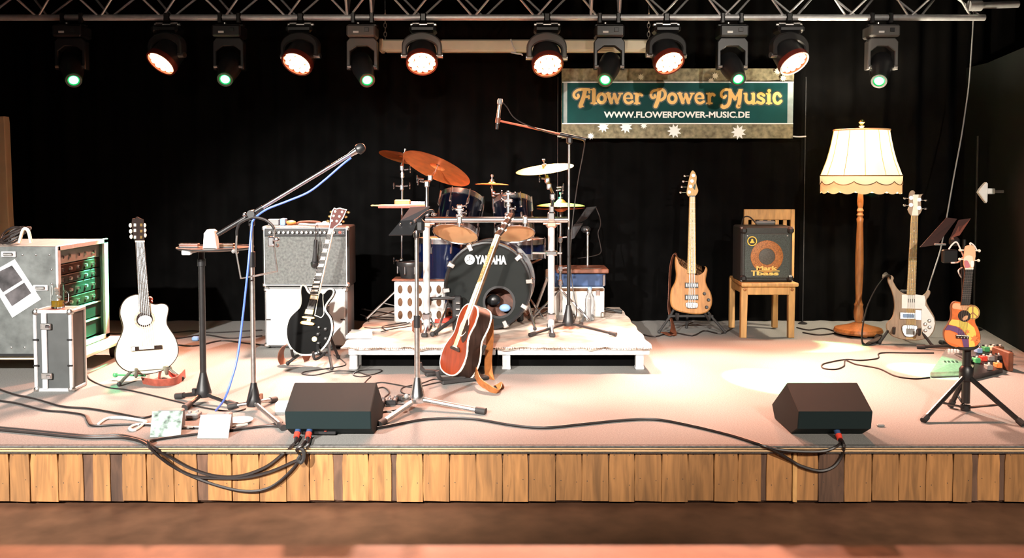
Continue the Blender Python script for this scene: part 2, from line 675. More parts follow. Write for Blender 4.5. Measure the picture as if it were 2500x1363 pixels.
# ---------------------------------------------------------------- truss
YT = 6.85
zc = at(1250, 43, YT).z
xe = at(2404, 40, YT).x
tr = thing('lighting_truss', 'aluminium lattice lighting truss running across the top above the lamps', 'truss', (0, YT, zc))
MB().cyl((-4.6, YT, zc), (xe, YT, zc), .024, n=16).build('bottom_chord', M['alu'], tr)
tp = .25
MB().cyl((-4.6, YT - .13, zc + tp), (xe, YT - .13, zc + tp), .024, n=14).build('top_chord', M['alu'], tr)
MB().cyl((-4.6, YT + .13, zc + tp), (xe, YT + .13, zc + tp), .024, n=14).build('top_chord', M['alu'], tr)
bays = []
px = -40
joints = [at(p, 20, YT).x for p in (848, 908, 1443, 1512)]
for side, ph in ((-1, 0), (1, 26)):
    px = -60 + ph
    k = 0
    while px < 2370:
        x0, x1 = at(px, 30, YT).x, at(px + 76, 30, YT).x
        if not any(j - .05 < (x0 + x1) / 2 < j + .05 for j in joints):
            a = V((x0, YT, zc)) if k % 2 == 0 else V((x0, YT + side * .13, zc + tp))
            b = V((x1, YT + side * .13, zc + tp)) if k % 2 == 0 else V((x1, YT, zc))
            MB().cyl(a, b, .0085, n=8).build('brace', M['alu'], tr)
        px += 76
        k += 1
for x in joints:
    for side in (-1, 1):
        MB().cyl((x, YT, zc), (x, YT + side * .13, zc + tp), .011, n=8).build('end_brace', M['alu'], tr)
q = at(2470, 14, YT - .3)
MB().cyl(at(2362, 15, YT), at(2486, 10, YT), .026, n=14).build('cross_tube', M['alu'], tr)
MB().cyl(at(2365, 14, YT - .03), at(2395, 14, YT - .03), .04, n=14).build('tube_coupler', M['alu'], tr)

# projection screen case behind the lamps
a, b = at(934, 112, 7.12), at(1590, 112, 7.12)
sc_ = thing('projection_screen', 'long cream roll-up projection screen case hung behind the lamps', 'screen', ((a.x + b.x) / 2, 7.12, a.z))
hh = at(934, 96, 7.12).z - at(934, 124, 7.12).z
MB().box(((a.x + b.x) / 2, 7.13, a.z), (b.x - a.x, .1, hh), .012).build('case', M['cream'], sc_)
MB().box(((a.x + b.x) / 2, 7.12, a.z - hh / 2 + .004), (b.x - a.x - .05, .07, .022), .006).build('bottom_bar', M['cream'], sc_)
for x in (a.x - .005, b.x + .005):
    MB().box((x, 7.13, a.z), (.03, .112, hh + .014), .006).build('end_cap', M['cream'], sc_)
for x in (a.x + .02, b.x - .02):
    ch = MB()
    for k in range(7):
        ch.tube([V((x, 7.13, a.z + hh / 2 + .012 + k * .035)) + (V((.011 * cos(t), 0, .02 * sin(t))) if k % 2 else V((0, .011 * cos(t), .02 * sin(t))))
                 for t in [2 * pi * i / 10 for i in range(10)]], .0035, 6, True)
    ch.build('chain', M['steel'], sc_)
    MB().cyl((x, 7.13, a.z + hh / 2 + .24), (x, 7.13, 4.4), .003, n=6).build('hanging_wire', M['black'], sc_)
s = MB().tube(csp([at(1247, 96, 7.06), at(1252, 112, 7.05), at(1258, 127, 7.05), at(1248, 128, 7.05), at(1262, 131, 7.04), at(1272, 132, 7.04), at(1276, 136, 7.04)], 6), .006)
s.build('pull_cord', M['cablewh'], sc_)

# ---------------------------------------------------------------- wash lights
LED = None


def wash(px, py, yaw, label, red=1.):
    ykm = M['yk_lit'] if 1000 < px < 1400 else M['yk_shade']
    c = at(px, py, 6.72)
    t = thing('wash_light', label, 'stage light', (c.x, YT, zc), 'red wash lights on the truss')
    dirv = V((sin(R(yaw)) * .66, -cos(R(yaw)) * .66, -.75)).normalized()
    # clamps, base
    MB().box((c.x, YT, zc), (.05, .062, .07), .01).build('clamp', M['black'], t)
    MB().box((c.x, YT, zc - .055), (.2, .03, .018), .004).cyl((c.x - .08, YT - .02, zc - .05), (c.x - .03, YT - .02, zc - .05), .011).cyl(
        (c.x + .03, YT - .02, zc - .05), (c.x + .08, YT - .02, zc - .05), .011).build('omega_bracket', M['steel'], t)
    MB().box((c.x, YT, zc - .095), (.2, .17, .06), .02).build('base', M['blackpl'], t)
    pv = c - dirv * .07
    zt_ = zc - .125
    ht = zt_ - pv.z
    # yoke: broad arch with two arms
    out = [(-.148, 0)] + [(-.148 * cos(a), ht * .42 + ht * .58 * sin(a)) for a in [pi * k / 16 for k in range(17)]] + [(.148, 0)]
    inn = [(.112, 0)] + [(.112 * cos(a), ht * .30 + ht * .34 * sin(a)) for a in [pi * k / 16 for k in range(17)]] + [(-.112, 0)]
    Mo = Tm(pv.x, pv.y, pv.z) @ Rm(yaw * .5, 'Z') @ Rm(90, 'X')
    MB().prism(out + inn, -.04, .04, .01, Mo).build('yoke', ykm, t)
    fr = frame(c, dirv)
    hd = MB(fr).lathe([(.05, -.2), (.085, -.19), (.105, -.13), (.112, -.05), (.114, -.004), (.1, -.004), (.1, -.012), (0, -.012)], 28)
    h = hd.build('head', M['blackpl'], t)
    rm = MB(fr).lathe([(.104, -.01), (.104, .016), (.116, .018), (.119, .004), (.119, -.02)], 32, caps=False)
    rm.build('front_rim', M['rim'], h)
    for sx in (-1, 1):
        MB(Mo).cyl((sx * .1, 0, 0), (sx * .155, 0, 0), .022, n=12).build('pivot', M['steel'], t)
    for rr, k in ((0, 1), (.042, 6), (.081, 12)):
        for i in range(k):
            a_ = 2 * pi * i / k + .26
            MB(fr @ Tm(rr * cos(a_), rr * sin(a_), 0)).lathe([(.0215, -.006), (.0205, .002), (.013, .008), (1e-4, .0095)], 14).build('led_lens', M['wash'], h)
    l = spot('wash_beam', c + dirv * .06, c + dirv * .06 + V((dirv.x * .62, dirv.y * 1., dirv.z * .8)), 450 * red, (1, .34, .19), 100, .7, .1)
    spot('wash_core_beam', c + dirv * .06, (c.x + .5 * sin(R(yaw)), 5.35, ST), 900 * red, (1, .76, .63), 48, .8, .1)
    l.parent = None
    return t


M['yk_lit'] = mat('lit_yoke', (.1, .095, .09), .5)  # front light on the middle lamps put into the yoke colour
M['yk_shade'] = mat('shaded_yoke', (.016, .015, .015), .5)  # same yoke, darkened in colour for the unlit outer lamps
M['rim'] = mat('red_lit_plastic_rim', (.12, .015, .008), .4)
names = ['first from the left, over the left guitar', 'second from the left, over the grey amplifier', 'before the screen case, left half',
         'before the screen case, right half', 'over the middle of the music banner', 'over the right end of the music banner']
for (px, py, yw), nm in zip([(395, 152, -34), (726, 153, -20), (1030, 152, 4), (1337, 157, 8), (1633, 151, 18), (1937, 152, 30)], names):
    wash(px, py, yw, 'round red-white LED wash lamp on the truss, ' + nm)


# ---------------------------------------------------------------- green spot heads
def beam(px, py, bx, lean, tgt, label, power=260, ang=9, vis=None):
    vis = vis or M['yk_lit']
    """bx: px of the base; py: lens row; tgt: where the beam lands"""
    c = at(bx, 90, YT - .02)
    t = thing('spot_light', label, 'stage light', (c.x, YT, zc), 'green spot lights on the truss')
    for sx in (-.07, .07):
        MB().box((c.x + sx, YT, zc - .006), (.035, .06, .085), .008).build('clamp', M['black'], t)
    MB().box((c.x, YT, zc - .06), (.21, .05, .014), .003).build('omega_bracket', M['black'], t)
    MB().cyl((c.x - .03, YT - .03, zc - .054), (c.x - .03, YT - .03, zc - .042), .012).build('quick_lock', M['steel'], t)
    MB().box((c.x, YT - .01, zc - .112), (.215, .19, .088), .012).build('base', vis, t)
    MB().box((c.x - .035, YT - .108, zc - .123), (.042, .006, .016), .002).build('display', M['white'], t)
    MB().box((c.x + .045, YT - .108, zc - .108), (.034, .006, .03), .002).build('menu_panel', M['blackpl'], t)
    zt_ = zc - .158
    L = at(px, py, 6.66)
    pv = V((c.x, YT - .02, at(bx, 165, YT).z))
    hh_ = zt_ - pv.z
    wy = .115
    out = [(-wy, -.02), (-wy, hh_ - .03), (-wy + .025, hh_), (wy - .025, hh_), (wy, hh_ - .03), (wy, -.02),
           (wy - .026, -.02), (wy - .026, hh_ - .1), (.04, hh_ - .062), (-.04, hh_ - .062), (-wy + .026, hh_ - .1), (-wy + .026, -.02)]
    MB().prism(out, -.035, .035, .006, Tm(pv) @ Rm(90, 'X')).build('yoke', vis, t)
    for sx in (-1, 1):
        MB().cyl(pv + V((sx * .08, -.036, 0)), pv + V((sx * .108, -.036, 0)), .012, n=10).build('pivot', M['steel'], t)
    d = (L - pv).normalized()
    fr = frame(pv, d)
    D = (L - pv).length
    h = MB(fr).lathe([(.05, -.11), (.078, -.1), (.084, -.02), (.082, .03), (.06, D - .035), (.056, D), (.042, D), (.04, D - .008), (0, D - .008)], 24).build('head', M['blackpl'], t)
    MB(fr).lathe([(.036, D - .008), (.052, D - .001), (.057, D - .006)], 24, caps=False).build('lens_ring', M['greenrim'], h)
    MB(fr).lathe([(.034, D - .01), (.03, D - .002), (.018, D + .005), (1e-4, D + .008)], 20, caps=False).build('lens', M['greenled'], h)
    if tgt is not None:
        s0 = L + (V(tgt) - L).normalized() * .045
        spot('green_beam', s0, tgt, power, (.08, 1, .4), ang, .08, .03)


dk_shade = M['blackpl']  # black housing colour stands in for shade on the unlit spot heads
beam(180, 197, 175, 0, at(290, 850, 5.2), 'green spot lamp at the far left end of the truss', 900, 4.5, dk_shade)
beam(549, 195, 560, 0, at(192, 800, 5.7), 'green spot lamp between the two leftmost red lamps', 5000, 13, dk_shade)
beam(897, 197, 885, 0, at(1382, 496, 6.5), 'green spot lamp on a lit grey bracket left of the white screen case', 12000, 7)
beam(1477, 196, 1487, 0, gd(1900, 930), 'green spot lamp hanging over the left end of the banner', 4200, 13, dk_shade)
beam(1803, 194, 1787, 0, gd(2270, 905), 'green spot lamp hanging over the right end of the banner', 3600, 10, dk_shade)
beam(2146, 199, 2152, 0, at(2135, 312, 7.0), 'green spot lamp at the right end of the truss above the floor lamp', 1100, 9, M['yk_lit'])

# ---------------------------------------------------------------- banner
YN = 7.3
P = lambda x, y, dy=0: at(x, y, YN - dy)
bl, br = P(1371, 250).x, P(1938, 250).x
bt, bb = P(1650, 167).z, P(1650, 338).z
bn = thing('banner', 'green music banner with gold lettering hung on the black backdrop', 'banner', ((bl + br) / 2, YN, bb))
k = YN / F


def zb(px, py):
    p = P(1350 + px / 3.586, py / 3.586)
    return (p.x, p.z)


MX = Tm(0, YN, 0) @ Rm(90, 'X')                                # XY plane -> XZ, z towards the viewer
nx, nz = 40, 8
vs, fs = [], []
for j in range(nz + 1):
    for i in range(nx + 1):
        x = bl + (br - bl) * i / nx
        u = min(i, nx - i)
        vs.append((x, bb + (bt - bb) * j / nz, .004 * sin(i * .9 + j * .3) * (1 if u > 3 else 1.5) - .006))
for j in range(nz):
    for i in range(nx):
        a = j * (nx + 1) + i
        fs.append((a, a + 1, a + nx + 2, a + nx + 1))
M['meadow'] = mat('meadow_print', (.2, .18, .115), .6, var=.5, vs=26, spec=.15)
M['teal'] = mat('teal_print', (.003, .045, .048), .6, var=.35, vs=3, spec=.1)
M['goldprint'] = mat('gold_lettering', (.84, .5, .13), .5, var=.12, vs=6)
M['darkprint'] = mat('dark_outline_print', (.012, .03, .022), .5)
M['whiteprint'] = mat('white_lettering', (.85, .87, .85), .5)
MB(MX).add(vs, fs).add([(a, b, c - .003) for a, b, c in vs], fs).build('cloth', M['meadow'], bn, sharp=80)
t0, t1 = P(1650, 201).z, P(1650, 302).z
MB(MX).box(((bl + br) / 2, (t0 + t1) / 2, .003), (br - bl - .01, t0 - t1, .004)).build('green_panel', M['teal'], bn)
for z in (t0, t1):
    MB(MX).box(((bl + br) / 2, z, .004), (br - bl - .01, .009, .004)).build('white_line', M['whiteprint'], bn)
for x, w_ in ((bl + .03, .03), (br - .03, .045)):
    MB(MX).box((x, (t0 + t1) / 2, .0035), (w_, t0 - t1 - .01, .005)).build('pale_end_strip', mat('pale_grey_vinyl', (.3, .36, .36), .2, var=.4, vs=7), bn)  # pale grey strips at both ends of the panel
L = []                                                        # strokes traced from the lettering: (points, width, smooth)
A = L.append


def ser(x0, x1, y, w_=15):
    A(([(x0, y), (x1, y)], w_, 0))


# F
A(([(280, 790), (268, 850), (250, 900), (240, 928)], 36, 1))
A(([(318, 795), (318, 812)], 18, 0))
A(([(318, 786), (270, 784), (222, 788), (188, 812), (183, 842), (204, 862), (224, 848), (220, 832)], 23, 1))
A(([(270, 848), (312, 848)], 20, 0))
A(([(314, 838), (314, 864)], 15, 0))
ser(235, 262, 932, 14)
# l
A(([(357, 788), (357, 902)], 33, 0))
ser(336, 352, 785)
ser(335, 380, 904)


def oo(dx):
    A((circ(425 + dx, 862, 33, 18, 39) + [V((458 + dx, 862))], 28, 0))


def ww(dx):
    A(([(482 + dx, 822), (510 + dx, 898)], 32, 0))
    A(([(510 + dx, 898), (536 + dx, 828)], 17, 0))
    A(([(536 + dx, 828), (560 + dx, 898)], 30, 0))
    A(([(560 + dx, 898), (592 + dx, 822)], 17, 0))
    ser(466 + dx, 500 + dx, 820)
    ser(576 + dx, 606 + dx, 820)


def ee(dx):
    A(([(630 + dx, 862), (688 + dx, 862)], 13, 0))
    A(([(688 + dx, 860), (682 + dx, 832), (655 + dx, 820), (630 + dx, 838), (626 + dx, 868), (640 + dx, 897), (668 + dx, 904), (694 + dx, 890)], 24, 1))


def rr_(dx):
    A(([(733 + dx, 825), (733 + dx, 904)], 30, 0))
    ser(712 + dx, 756 + dx, 905)
    ser(710 + dx, 728 + dx, 821)
    A(([(738 + dx, 846), (756 + dx, 824), (776 + dx, 834)], 25, 1))


oo(0), ww(0), ee(0), rr_(0)
A(([(930, 800), (922, 860), (908, 905), (896, 932)], 36, 1))
A(([(915, 788), (955, 786), (980, 812), (976, 852), (948, 876), (938, 876)], 26, 1))
A(([(918, 788), (872, 800), (856, 832), (870, 858), (892, 850), (890, 836)], 23, 1))
oo(618), ww(626), ee(624), rr_(634)
A(([(1552, 788), (1504, 786), (1474, 812), (1474, 842), (1496, 856), (1512, 840)], 23, 1))
A(([(1550, 796), (1548, 870), (1530, 922), (1494, 940), (1474, 928)], 32, 1))
A(([(1548, 800), (1592, 868)], 30, 0))
A(([(1592, 868), (1630, 796)], 18, 0))
A(([(1636, 796), (1630, 890), (1616, 930), (1622, 934)], 34, 1))
ser(1628, 1652, 788)
A(([(1688, 825), (1688, 876), (1706, 900), (1732, 898), (1748, 880)], 27, 1))
A(([(1752, 825), (1752, 904)], 30, 0))
ser(1672, 1690, 821)
ser(1738, 1752, 821)
ser(1752, 1774, 905)
A(([(1845, 836), (1820, 820), (1796, 832), (1800, 852), (1828, 866), (1844, 886), (1822, 906), (1788, 894)], 25, 1))
A(([(1888, 825), (1888, 904)], 31, 0))
A(([(1890, 796), (1891, 796)], 32, 0))
ser(1868, 1886, 821)
ser(1868, 1910, 905)
A(([(1988, 842), (1968, 820), (1942, 828), (1932, 862), (1944, 896), (1970, 906), (1994, 886)], 27, 1))
groups, lastx = [], None
bounds = [328, 392, 470, 612, 702, 845, 1010, 1090, 1236, 1330, 1450, 1664, 1778, 1856, 1912, 2100]
letters = {}
for pts, w_, sm_ in L:
    mxx = sum(p[0] for p in pts) / len(pts)
    letters.setdefault(min(i for i, b in enumerate(bounds) if mxx < b), []).append((pts, w_, sm_))
for gi in sorted(letters):
  g1, g2 = MB(MX), MB(MX)
  for pts, w_, sm_ in letters[gi]:
      pts = [V(p) for p in pts]
      if sm_:
          pts = csp(pts, 5)
      q = [zb(p.x, p.y) for p in pts]
      wm = w_ / 3.586 * k
      g1.stroke(q, wm + .02, .0052, .0054)
      g2.stroke(q, wm, .0072, .0076)
  g1.build('letter_outline', M['darkprint'], bn)
  g2.build('gold_letter', M['goldprint'], bn)
u0, u1 = zb(445, 1005), zb(1720, 1005)
MB(MX @ Tm((u0[0] + u1[0]) / 2, u0[1], 0)).text('WWW.FLOWERPOWER-MUSIC.DE', u1[0] - u0[0], .052, 0, .0065, bold=.03).build('white_lettering', M['whiteprint'], bn)
fl_ = lambda x, y, r: MB(MX).prism([V(zb(x, y)) + V((cos(a), sin(a))) * (r if i % 2 else r * .55) for i, a in enumerate([2 * pi * j / 18 for j in range(18)])], .0, .0022)
for x, y, r in ((440, 1110, .05), (640, 1112, .055), (1062, 1148, .06), (1625, 1158, .062), (330, 1192, .03), (795, 1100, .028), (580, 1190, .022), (1970, 1165, .025),
                (205, 670, .022), (770, 675, .028), (1420, 665, .03), (1385, 708, .028), (1965, 625, .03), (2015, 685, .03), (1915, 695, .024), (240, 605, .02)):
    y_ = y
    if r > .027:
        fl_(x, y_, r).build('daisy', M['whiteprint'] if y > 900 else M['cream'], bn)
# banner stand poles and string
for px in (1362, 1968):
    a, b = at(px, 188, YN - .03), V((at(px, 188, YN - .03).x, YN - .03, ST + .012))
    side = 'left' if px < 1500 else 'right'
    po = thing('banner_pole', 'thin grey upright pole beside the %s edge of the banner' % side, 'pole', b, 'poles beside the banner')
    MB().cyl(b, a, .004, n=8).build('tube', M['dkplate' if px > 1500 else 'black'], po)
    MB().lathe([(.035, 0), (.035, .008), (.008, .02)], 16, Tm(b - V((0, 0, .012)))).build('foot', M['black'], po)
MB().tube(csp([P(1936, 333), P(1950, 334, .02), P(1968, 333, .036)], 5), .006).build('tie_string', M['cablewh'], bn)
MB().tube(csp([P(1372, 333), P(1366, 334, .02), P(1362, 333, .036)], 5), .006).build('tie_string', M['cablewh'], bn)
# ================================================================ GUITARS
class Tr:
    """local frame of an instrument that leans back on its stand: x right, y up the neck, z towards the viewer; called with reference coordinates"""

    def __init__(s, ox, oy, sc, bx, by, Y, lean, yaw=0):
        s.o = (ox, oy, sc)
        s.B = at(ox + bx / sc, oy + by / sc, Y)
        s.M = Tm(s.B) @ Rm(yaw, 'Z') @ Rm(-lean, 'X') @ Rm(90, 'X')
        s.I = s.M.inverted()
        s.n = (s.M.to_3x3() @ V((0, 0, 1)))
        s.k = Y / F / sc                                     # metres per reference unit

    def __call__(s, x, y):
        ox, oy, sc = s.o
        d = ray(ox + x / sc, oy + y / sc)
        t = (s.B - EYE).dot(s.n) / d.dot(s.n)
        p = s.I @ (EYE + d * t)
        return V((p.x, p.y))

    def L(s, pts, n=0):
        q = [s(*p) for p in pts]
        return csp(q, n, True) if n else q


def strings(tr, a0, a1, b0, b1, k, z0, z1, r=.0005):
    mb = MB(tr.M)
    for i in range(k):
        t = (i + .5) / k
        p, q = tr(*a0).lerp(tr(*a1), t), tr(*b0).lerp(tr(*b1), t)
        mb.cyl((p.x, p.y, z0), (q.x, q.y, z1), r, n=5)
    return mb


def frets(tr, nl, nr, bl, br, k, z, scale):
    """bars across the board, spaced as on a real neck"""
    mb = MB(tr.M)
    a, b, c, d = tr(*nl), tr(*nr), tr(*bl), tr(*br)
    for i in range(1, k + 1):
        t = (1 - 2 ** (-i / 12)) / scale
        if t > .985:
            break
        p, q = a.lerp(c, t), b.lerp(d, t)
        mb.cyl((p.x, p.y, z), (q.x, q.y, z), .0012, n=5)
    return mb


def neckbits(t, tr, nl, nr, bl, br, mneck, mboard, z, th, k, scale, inl=None, off=.0):
    q = tr.L([nl, nr, br, bl])
    MB(tr.M).prism(q, z - th, z, .004).build('neck', mneck, t)
    o = MB(tr.M).prism(inset(q, .0), z, z + .006, .0015).build('fingerboard', mboard, t)
    frets(tr, nl, nr, bl, br, k, z + .0066, scale).build('frets', M['steel'], o)
    if inl:
        a, b, c, d = q[0], q[1], q[3], q[2]
        for i in inl[0]:
            tt = ((1 - 2 ** (-i / 12)) + (1 - 2 ** (-(i - 1) / 12))) / 2 / scale
            tn = .42 * (2 ** (-(i - 1) / 12) - 2 ** (-i / 12)) / scale
            if inl[1] == 'dot':
                p = (a.lerp(c, tt) + b.lerp(d, tt)) / 2
                MB(tr.M).prism(circ(p.x, p.y, .0042, 10), z + .0061, z + .0068).build('inlay', inl[2], o)
            else:
                p0, p1 = a.lerp(c, tt - tn), b.lerp(d, tt - tn)
                p2, p3 = a.lerp(c, tt + tn), b.lerp(d, tt + tn)
                e = .12
                MB(tr.M).prism([p0.lerp(p1, e), p0.lerp(p1, 1 - e), p2.lerp(p3, 1 - e) if 1 else p3, p2.lerp(p3, e)] if 0 else
                               [p0.lerp(p1, e), p0.lerp(p1, 1 - e), p3.lerp(p2, e), p3.lerp(p2, 1 - e)], z + .0061, z + .0069).build('inlay', inl[2], o)
    return o


def tuners(t, tr, spots, z, side, m=None, post=None, r=.008, peg=None):
    """spots: reference coordinates of the posts; side -1/+1 or list"""
    for i, (x, y) in enumerate(spots):
        p = tr(x, y)
        s = side[i] if isinstance(side, list) else side
        mb = MB(tr.M).cyl((p.x, p.y, z), (p.x, p.y, z + .014), r * .7, n=10).cyl((p.x, p.y, z), (p.x, p.y, z + .003), r * 1.2, n=10)
        o = mb.build('tuning_post', post or M['chrome'], t)
        e = p.x + s * (peg or .045)
        MB(tr.M).cyl((p.x, p.y, z - .022), (e - s * .012, p.y, z - .022), .0035, n=8).sph((e, p.y, z - .022), .011, 10, (1.1, .8, .45)).build('tuning_peg', m or M['chrome'], o)


def guitar_stand(name, label, c, w=.34, d=.24, z=.14, m=None, yaw=0., tall=.35):
    """folding A-frame stand on the deck, c = point on the deck below the instrument's tail"""
    m = m or M['black']
    t = thing(name, label, 'guitar stand', c)
    Mo = Tm(c) @ Rm(yaw, 'Z')
    top = V((0, .10, tall))
    for s in (-1, 1):
        l = MB(Mo).tube([top + V((s * .02, 0, -.02)), V((s * w * .32, .0, z * .75)), V((s * w * .5, -.06, .014))], .0095, 10).build('leg', m, t)
        MB(Mo).sph((s * w * .5, -.06, .014), .0135, 10).build('rubber_foot', M['rubber'], l)
        MB(Mo).tube(csp([(s * w * .22, -.002, z * .9), (s * w * .24, -.07, z * .72), (s * w * .24, -.115, z * .74), (s * w * .24, -.13, z * .74 + .045)], 4), .009, 10).build('cradle_arm', m, t)
    l = MB(Mo).tube([top, V((0, d * .55, .2)), V((0, d, .014))], .0095, 10).build('leg', m, t)
    MB(Mo).sph((0, d, .014), .0135, 10).build('rubber_foot', M['rubber'], l)
    MB(Mo).box((0, .0, z * .78), (w * .7, .018, .018), .005).build('cross_bar', m, t)
    MB(Mo).box(top, (.06, .04, .06), .01).build('hinge', m, t)
    return t


# ---------------------------------------------------------------- classical guitar, far left
tr = Tr(240, 510, 3.029, 350, 1225, 5.2, 11, 25)
g = thing('classical_guitar', 'pale cutaway nylon-string guitar with a dark fingerboard, leftmost on its stand', 'guitar', tr.B)
body = tr.L([(292, 632), (258, 636), (212, 656), (178, 692), (160, 738), (158, 785), (172, 832), (180, 880), (166, 935), (142, 985), (126, 1040), (122, 1092),
             (138, 1142), (180, 1186), (240, 1213), (300, 1224), (370, 1224), (440, 1211), (510, 1180), (560, 1135), (590, 1080), (592, 1020), (570, 950),
             (533, 893), (512, 856), (509, 820), (518, 772), (521, 733), (503, 707), (468, 699), (422, 704), (388, 694), (374, 664), (340, 640)], 4)
MB(tr.M).prism(body, -.09, -.002, .003).build('back_and_sides', M['rosebd'], g)
MB(tr.M).prism(inset(body, .001), -.002, .003, .001).build('top', M['spruce'], g)
MB(tr.M).ring(body, .0045, -.006, .0035).build('binding', M['rosewood'], g)
c = tr(342, 818)
MB(tr.M).ring(circ(c.x, c.y, .056, 30), .011, .003, .0038).build('rosette', mat('rosette', (.5, .42, .3), .5, var=.5, vs=90), g)
MB(tr.M).prism(circ(c.x, c.y, .045, 28), .0025, .0034).build('sound_hole', M['rosewood'], g)
MB(tr.M).prism(circ(tr(345, 826).x, tr(345, 826).y, .039, 26, .029), .0035, .008, .002).build('hole_cover', M['white'], g)
neckbits(g, tr, (274, 250), (341, 250), (303, 762), (384, 792), M['rosebd'], M['greyboard'], .008, .026, 19, .70)
MB(tr.M).prism(tr.L([(272, 238), (342, 238), (342, 250), (272, 250)]), 0, .017, .001).build('nut', M['ivory'], g)
hd = tr.L([(270, 240), (258, 205), (246, 110), (250, 72), (272, 72), (280, 60), (292, 58), (302, 66), (318, 72), (336, 80), (338, 110), (340, 200), (342, 240)])
h = MB(tr.M).prism(hd, -.016, .004, .002).build('headstock', M['rosewood'], g)
for a in ((262, 110), (262, 150), (264, 200)):
    MB(tr.M).prism(tr.L([(262 + (a[0] - 262), a[1]), (280, a[1]), (280, a[1] + 22), (262, a[1] + 22)]), .004, .007, .001).build('slot_roller', M['ivory'], h)
for a in ((312, 110), (312, 155), (312, 200)):
    MB(tr.M).prism(tr.L([(308, a[1]), (326, a[1]), (326, a[1] + 22), (308, a[1] + 22)]), .004, .007, .001).build('slot_roller', M['gold'], h)
for x, y in ((238, 122), (240, 166), (244, 206), (342, 122), (344, 160), (346, 196)):
    p = tr(x, y)
    MB(tr.M).sph((p.x, p.y, -.004), .0125, 10, (.8, 1.1, .7)).build('tuning_peg', M['ivory'], h)
br_ = MB(tr.M).prism(tr.L([(242, 1023), (468, 1009), (471, 1038), (244, 1055)]), .003, .012, .002).build('bridge', M['rosewood'], g)
MB(tr.M).prism(tr.L([(300, 1018), (412, 1011), (413, 1036), (302, 1043)]), .012, .015, .001).build('tie_block', M['ivory'], br_)
MB(tr.M).prism(tr.L([(244, 1026), (270, 1024), (272, 1050), (246, 1053)]), .012, .013).build('bridge_wing', M['ivory'], br_)
strings(tr, (282, 245), (334, 245), (308, 1022), (408, 1016), 6, .0165, .016, .00045).build('strings', M['steel'], g)
MB(tr.M).sph((tr(385, 665).x, tr(385, 665).y, -.05), .018, 10).cyl((tr(385, 665).x, tr(385, 665).y, -.05), (tr(398, 690).x, tr(398, 690).y, -.03), .008).build('strap_button', M['redleather'], g)
cb = gd(350, 938)
guitar_stand('guitar_stand', 'thin folding stand under the pale nylon-string guitar', V((tr.B.x + .02, 5.2 + .02, ST)), .34, .22, .085, mat('greenish_steel', (.2, .22, .18), .4, .6), 25)
# its strap, folded on the deck
s = thing('guitar_strap', 'reddish folded leather strap lying under the pale nylon-string guitar', 'strap', gd(400, 940))
MB().ribbon(csp([gd(348, 938) + V((0, 0, .016)), gd(385, 944) + V((0, 0, .018)), gd(430, 940) + V((0, 0, .022)), gd(452, 922) + V((0, 0, .025))], 6), (0, -.35, 1), .052, .004).build('band', M['redleather'], s)
MB().ribbon(csp([gd(388, 934) + V((0, 0, .01)), gd(392, 925) + V((0, 0, .05)), gd(400, 918) + V((0, 0, .07)), gd(414, 925) + V((0, 0, .03)), gd(436, 934) + V((0, 0, .02))], 5), (0, -.5, 1), .04, .004).build('band_fold', M['red'], s)
MB().cyl(gd(282, 928) + V((0, 0, .03)), gd(355, 934) + V((0, 0, .04)), .006).sph(gd(282, 928) + V((0, 0, .03)), .016, 10).build('buckle_bar', M['green'], s)

# ---------------------------------------------------------------- black semi-hollow guitar
tr = Tr(660, 500, 3.409, 300, 1258, 5.62, 9)
g = thing('electric_guitar', 'glossy black semi-hollow guitar with white binding leaning before the white cabinet', 'guitar', tr.B)
body = tr.L([(348, 735), (324, 724), (310, 702), (296, 675), (270, 662), (250, 680), (243, 728), (248, 800), (236, 850), (192, 892), (150, 942), (128, 1012), (125, 1082),
             (140, 1150), (176, 1210), (232, 1249), (300, 1258), (370, 1248), (430, 1215), (482, 1150), (512, 1080), (521, 1010), (506, 940), (473, 892), (463, 858),
             (482, 818), (518, 770), (534, 730), (524, 702), (494, 693), (464, 706), (440, 732), (415, 740)], 4)
MB(tr.M).prism(body, -.045, .0, .004).build('body', M['gblack'], g)
MB(tr.M).ring(body, .0105, -.004, .0015).build('binding', M['ivory'], g)
neckbits(g, tr, (486, 205), (524, 208), (333, 742), (402, 742), M['mahog'], M['ebony'], .012, .022, 22, .69, ([1, 3, 5, 7, 9, 12, 15, 17, 19], 'block', M['ivory']))
MB(tr.M).prism(tr.L([(524, 205), (532, 207), (412, 742), (402, 742)]), .0, .0195, .001).build('neck_binding', M['ivory'], g)
hd = tr.L([(488, 205), (498, 160), (500, 110), (516, 52), (534, 26), (552, 34), (580, 26), (606, 34), (640, 40), (612, 108), (575, 165), (538, 192), (528, 208)])
h = MB(tr.M).prism(hd, -.006, .01, .001).build('headstock', M['redhead'], g)
MB(tr.M).ring(hd, .0055, -.002, .0112).build('headstock_binding', M['ivory'], h)
tuners(h, tr, [(543, 58), (530, 95), (515, 135)], .01, -1, M['gold'], M['ivory'], .0065, .03)
tuners(h, tr, [(600, 62), (578, 100), (556, 138)], .01, 1, M['gold'], M['ivory'], .0065, .036)
pg = tr.L([(405, 742), (440, 742), (442, 790), (450, 880), (448, 915), (425, 942), (395, 932), (368, 922), (372, 905)], 3)
o = MB(tr.M).prism(pg, .002, .005).build('pickguard', M['gblack'], g)
MB(tr.M).ring(pg, .0045, .002, .0062).build('pickguard_edge', M['ivory'], o)
for q in ([(338, 750), (402, 758), (394, 794), (328, 786)], [(298, 866), (366, 874), (356, 916), (286, 908)]):
    o = MB(tr.M).prism(tr.L(q), 0, .012, .003).build('pickup', M['gold'], g)
    MB(tr.M).prism(inset(tr.L(q), .006), .012, .0125).build('pole_strip', M['ivory'], o)
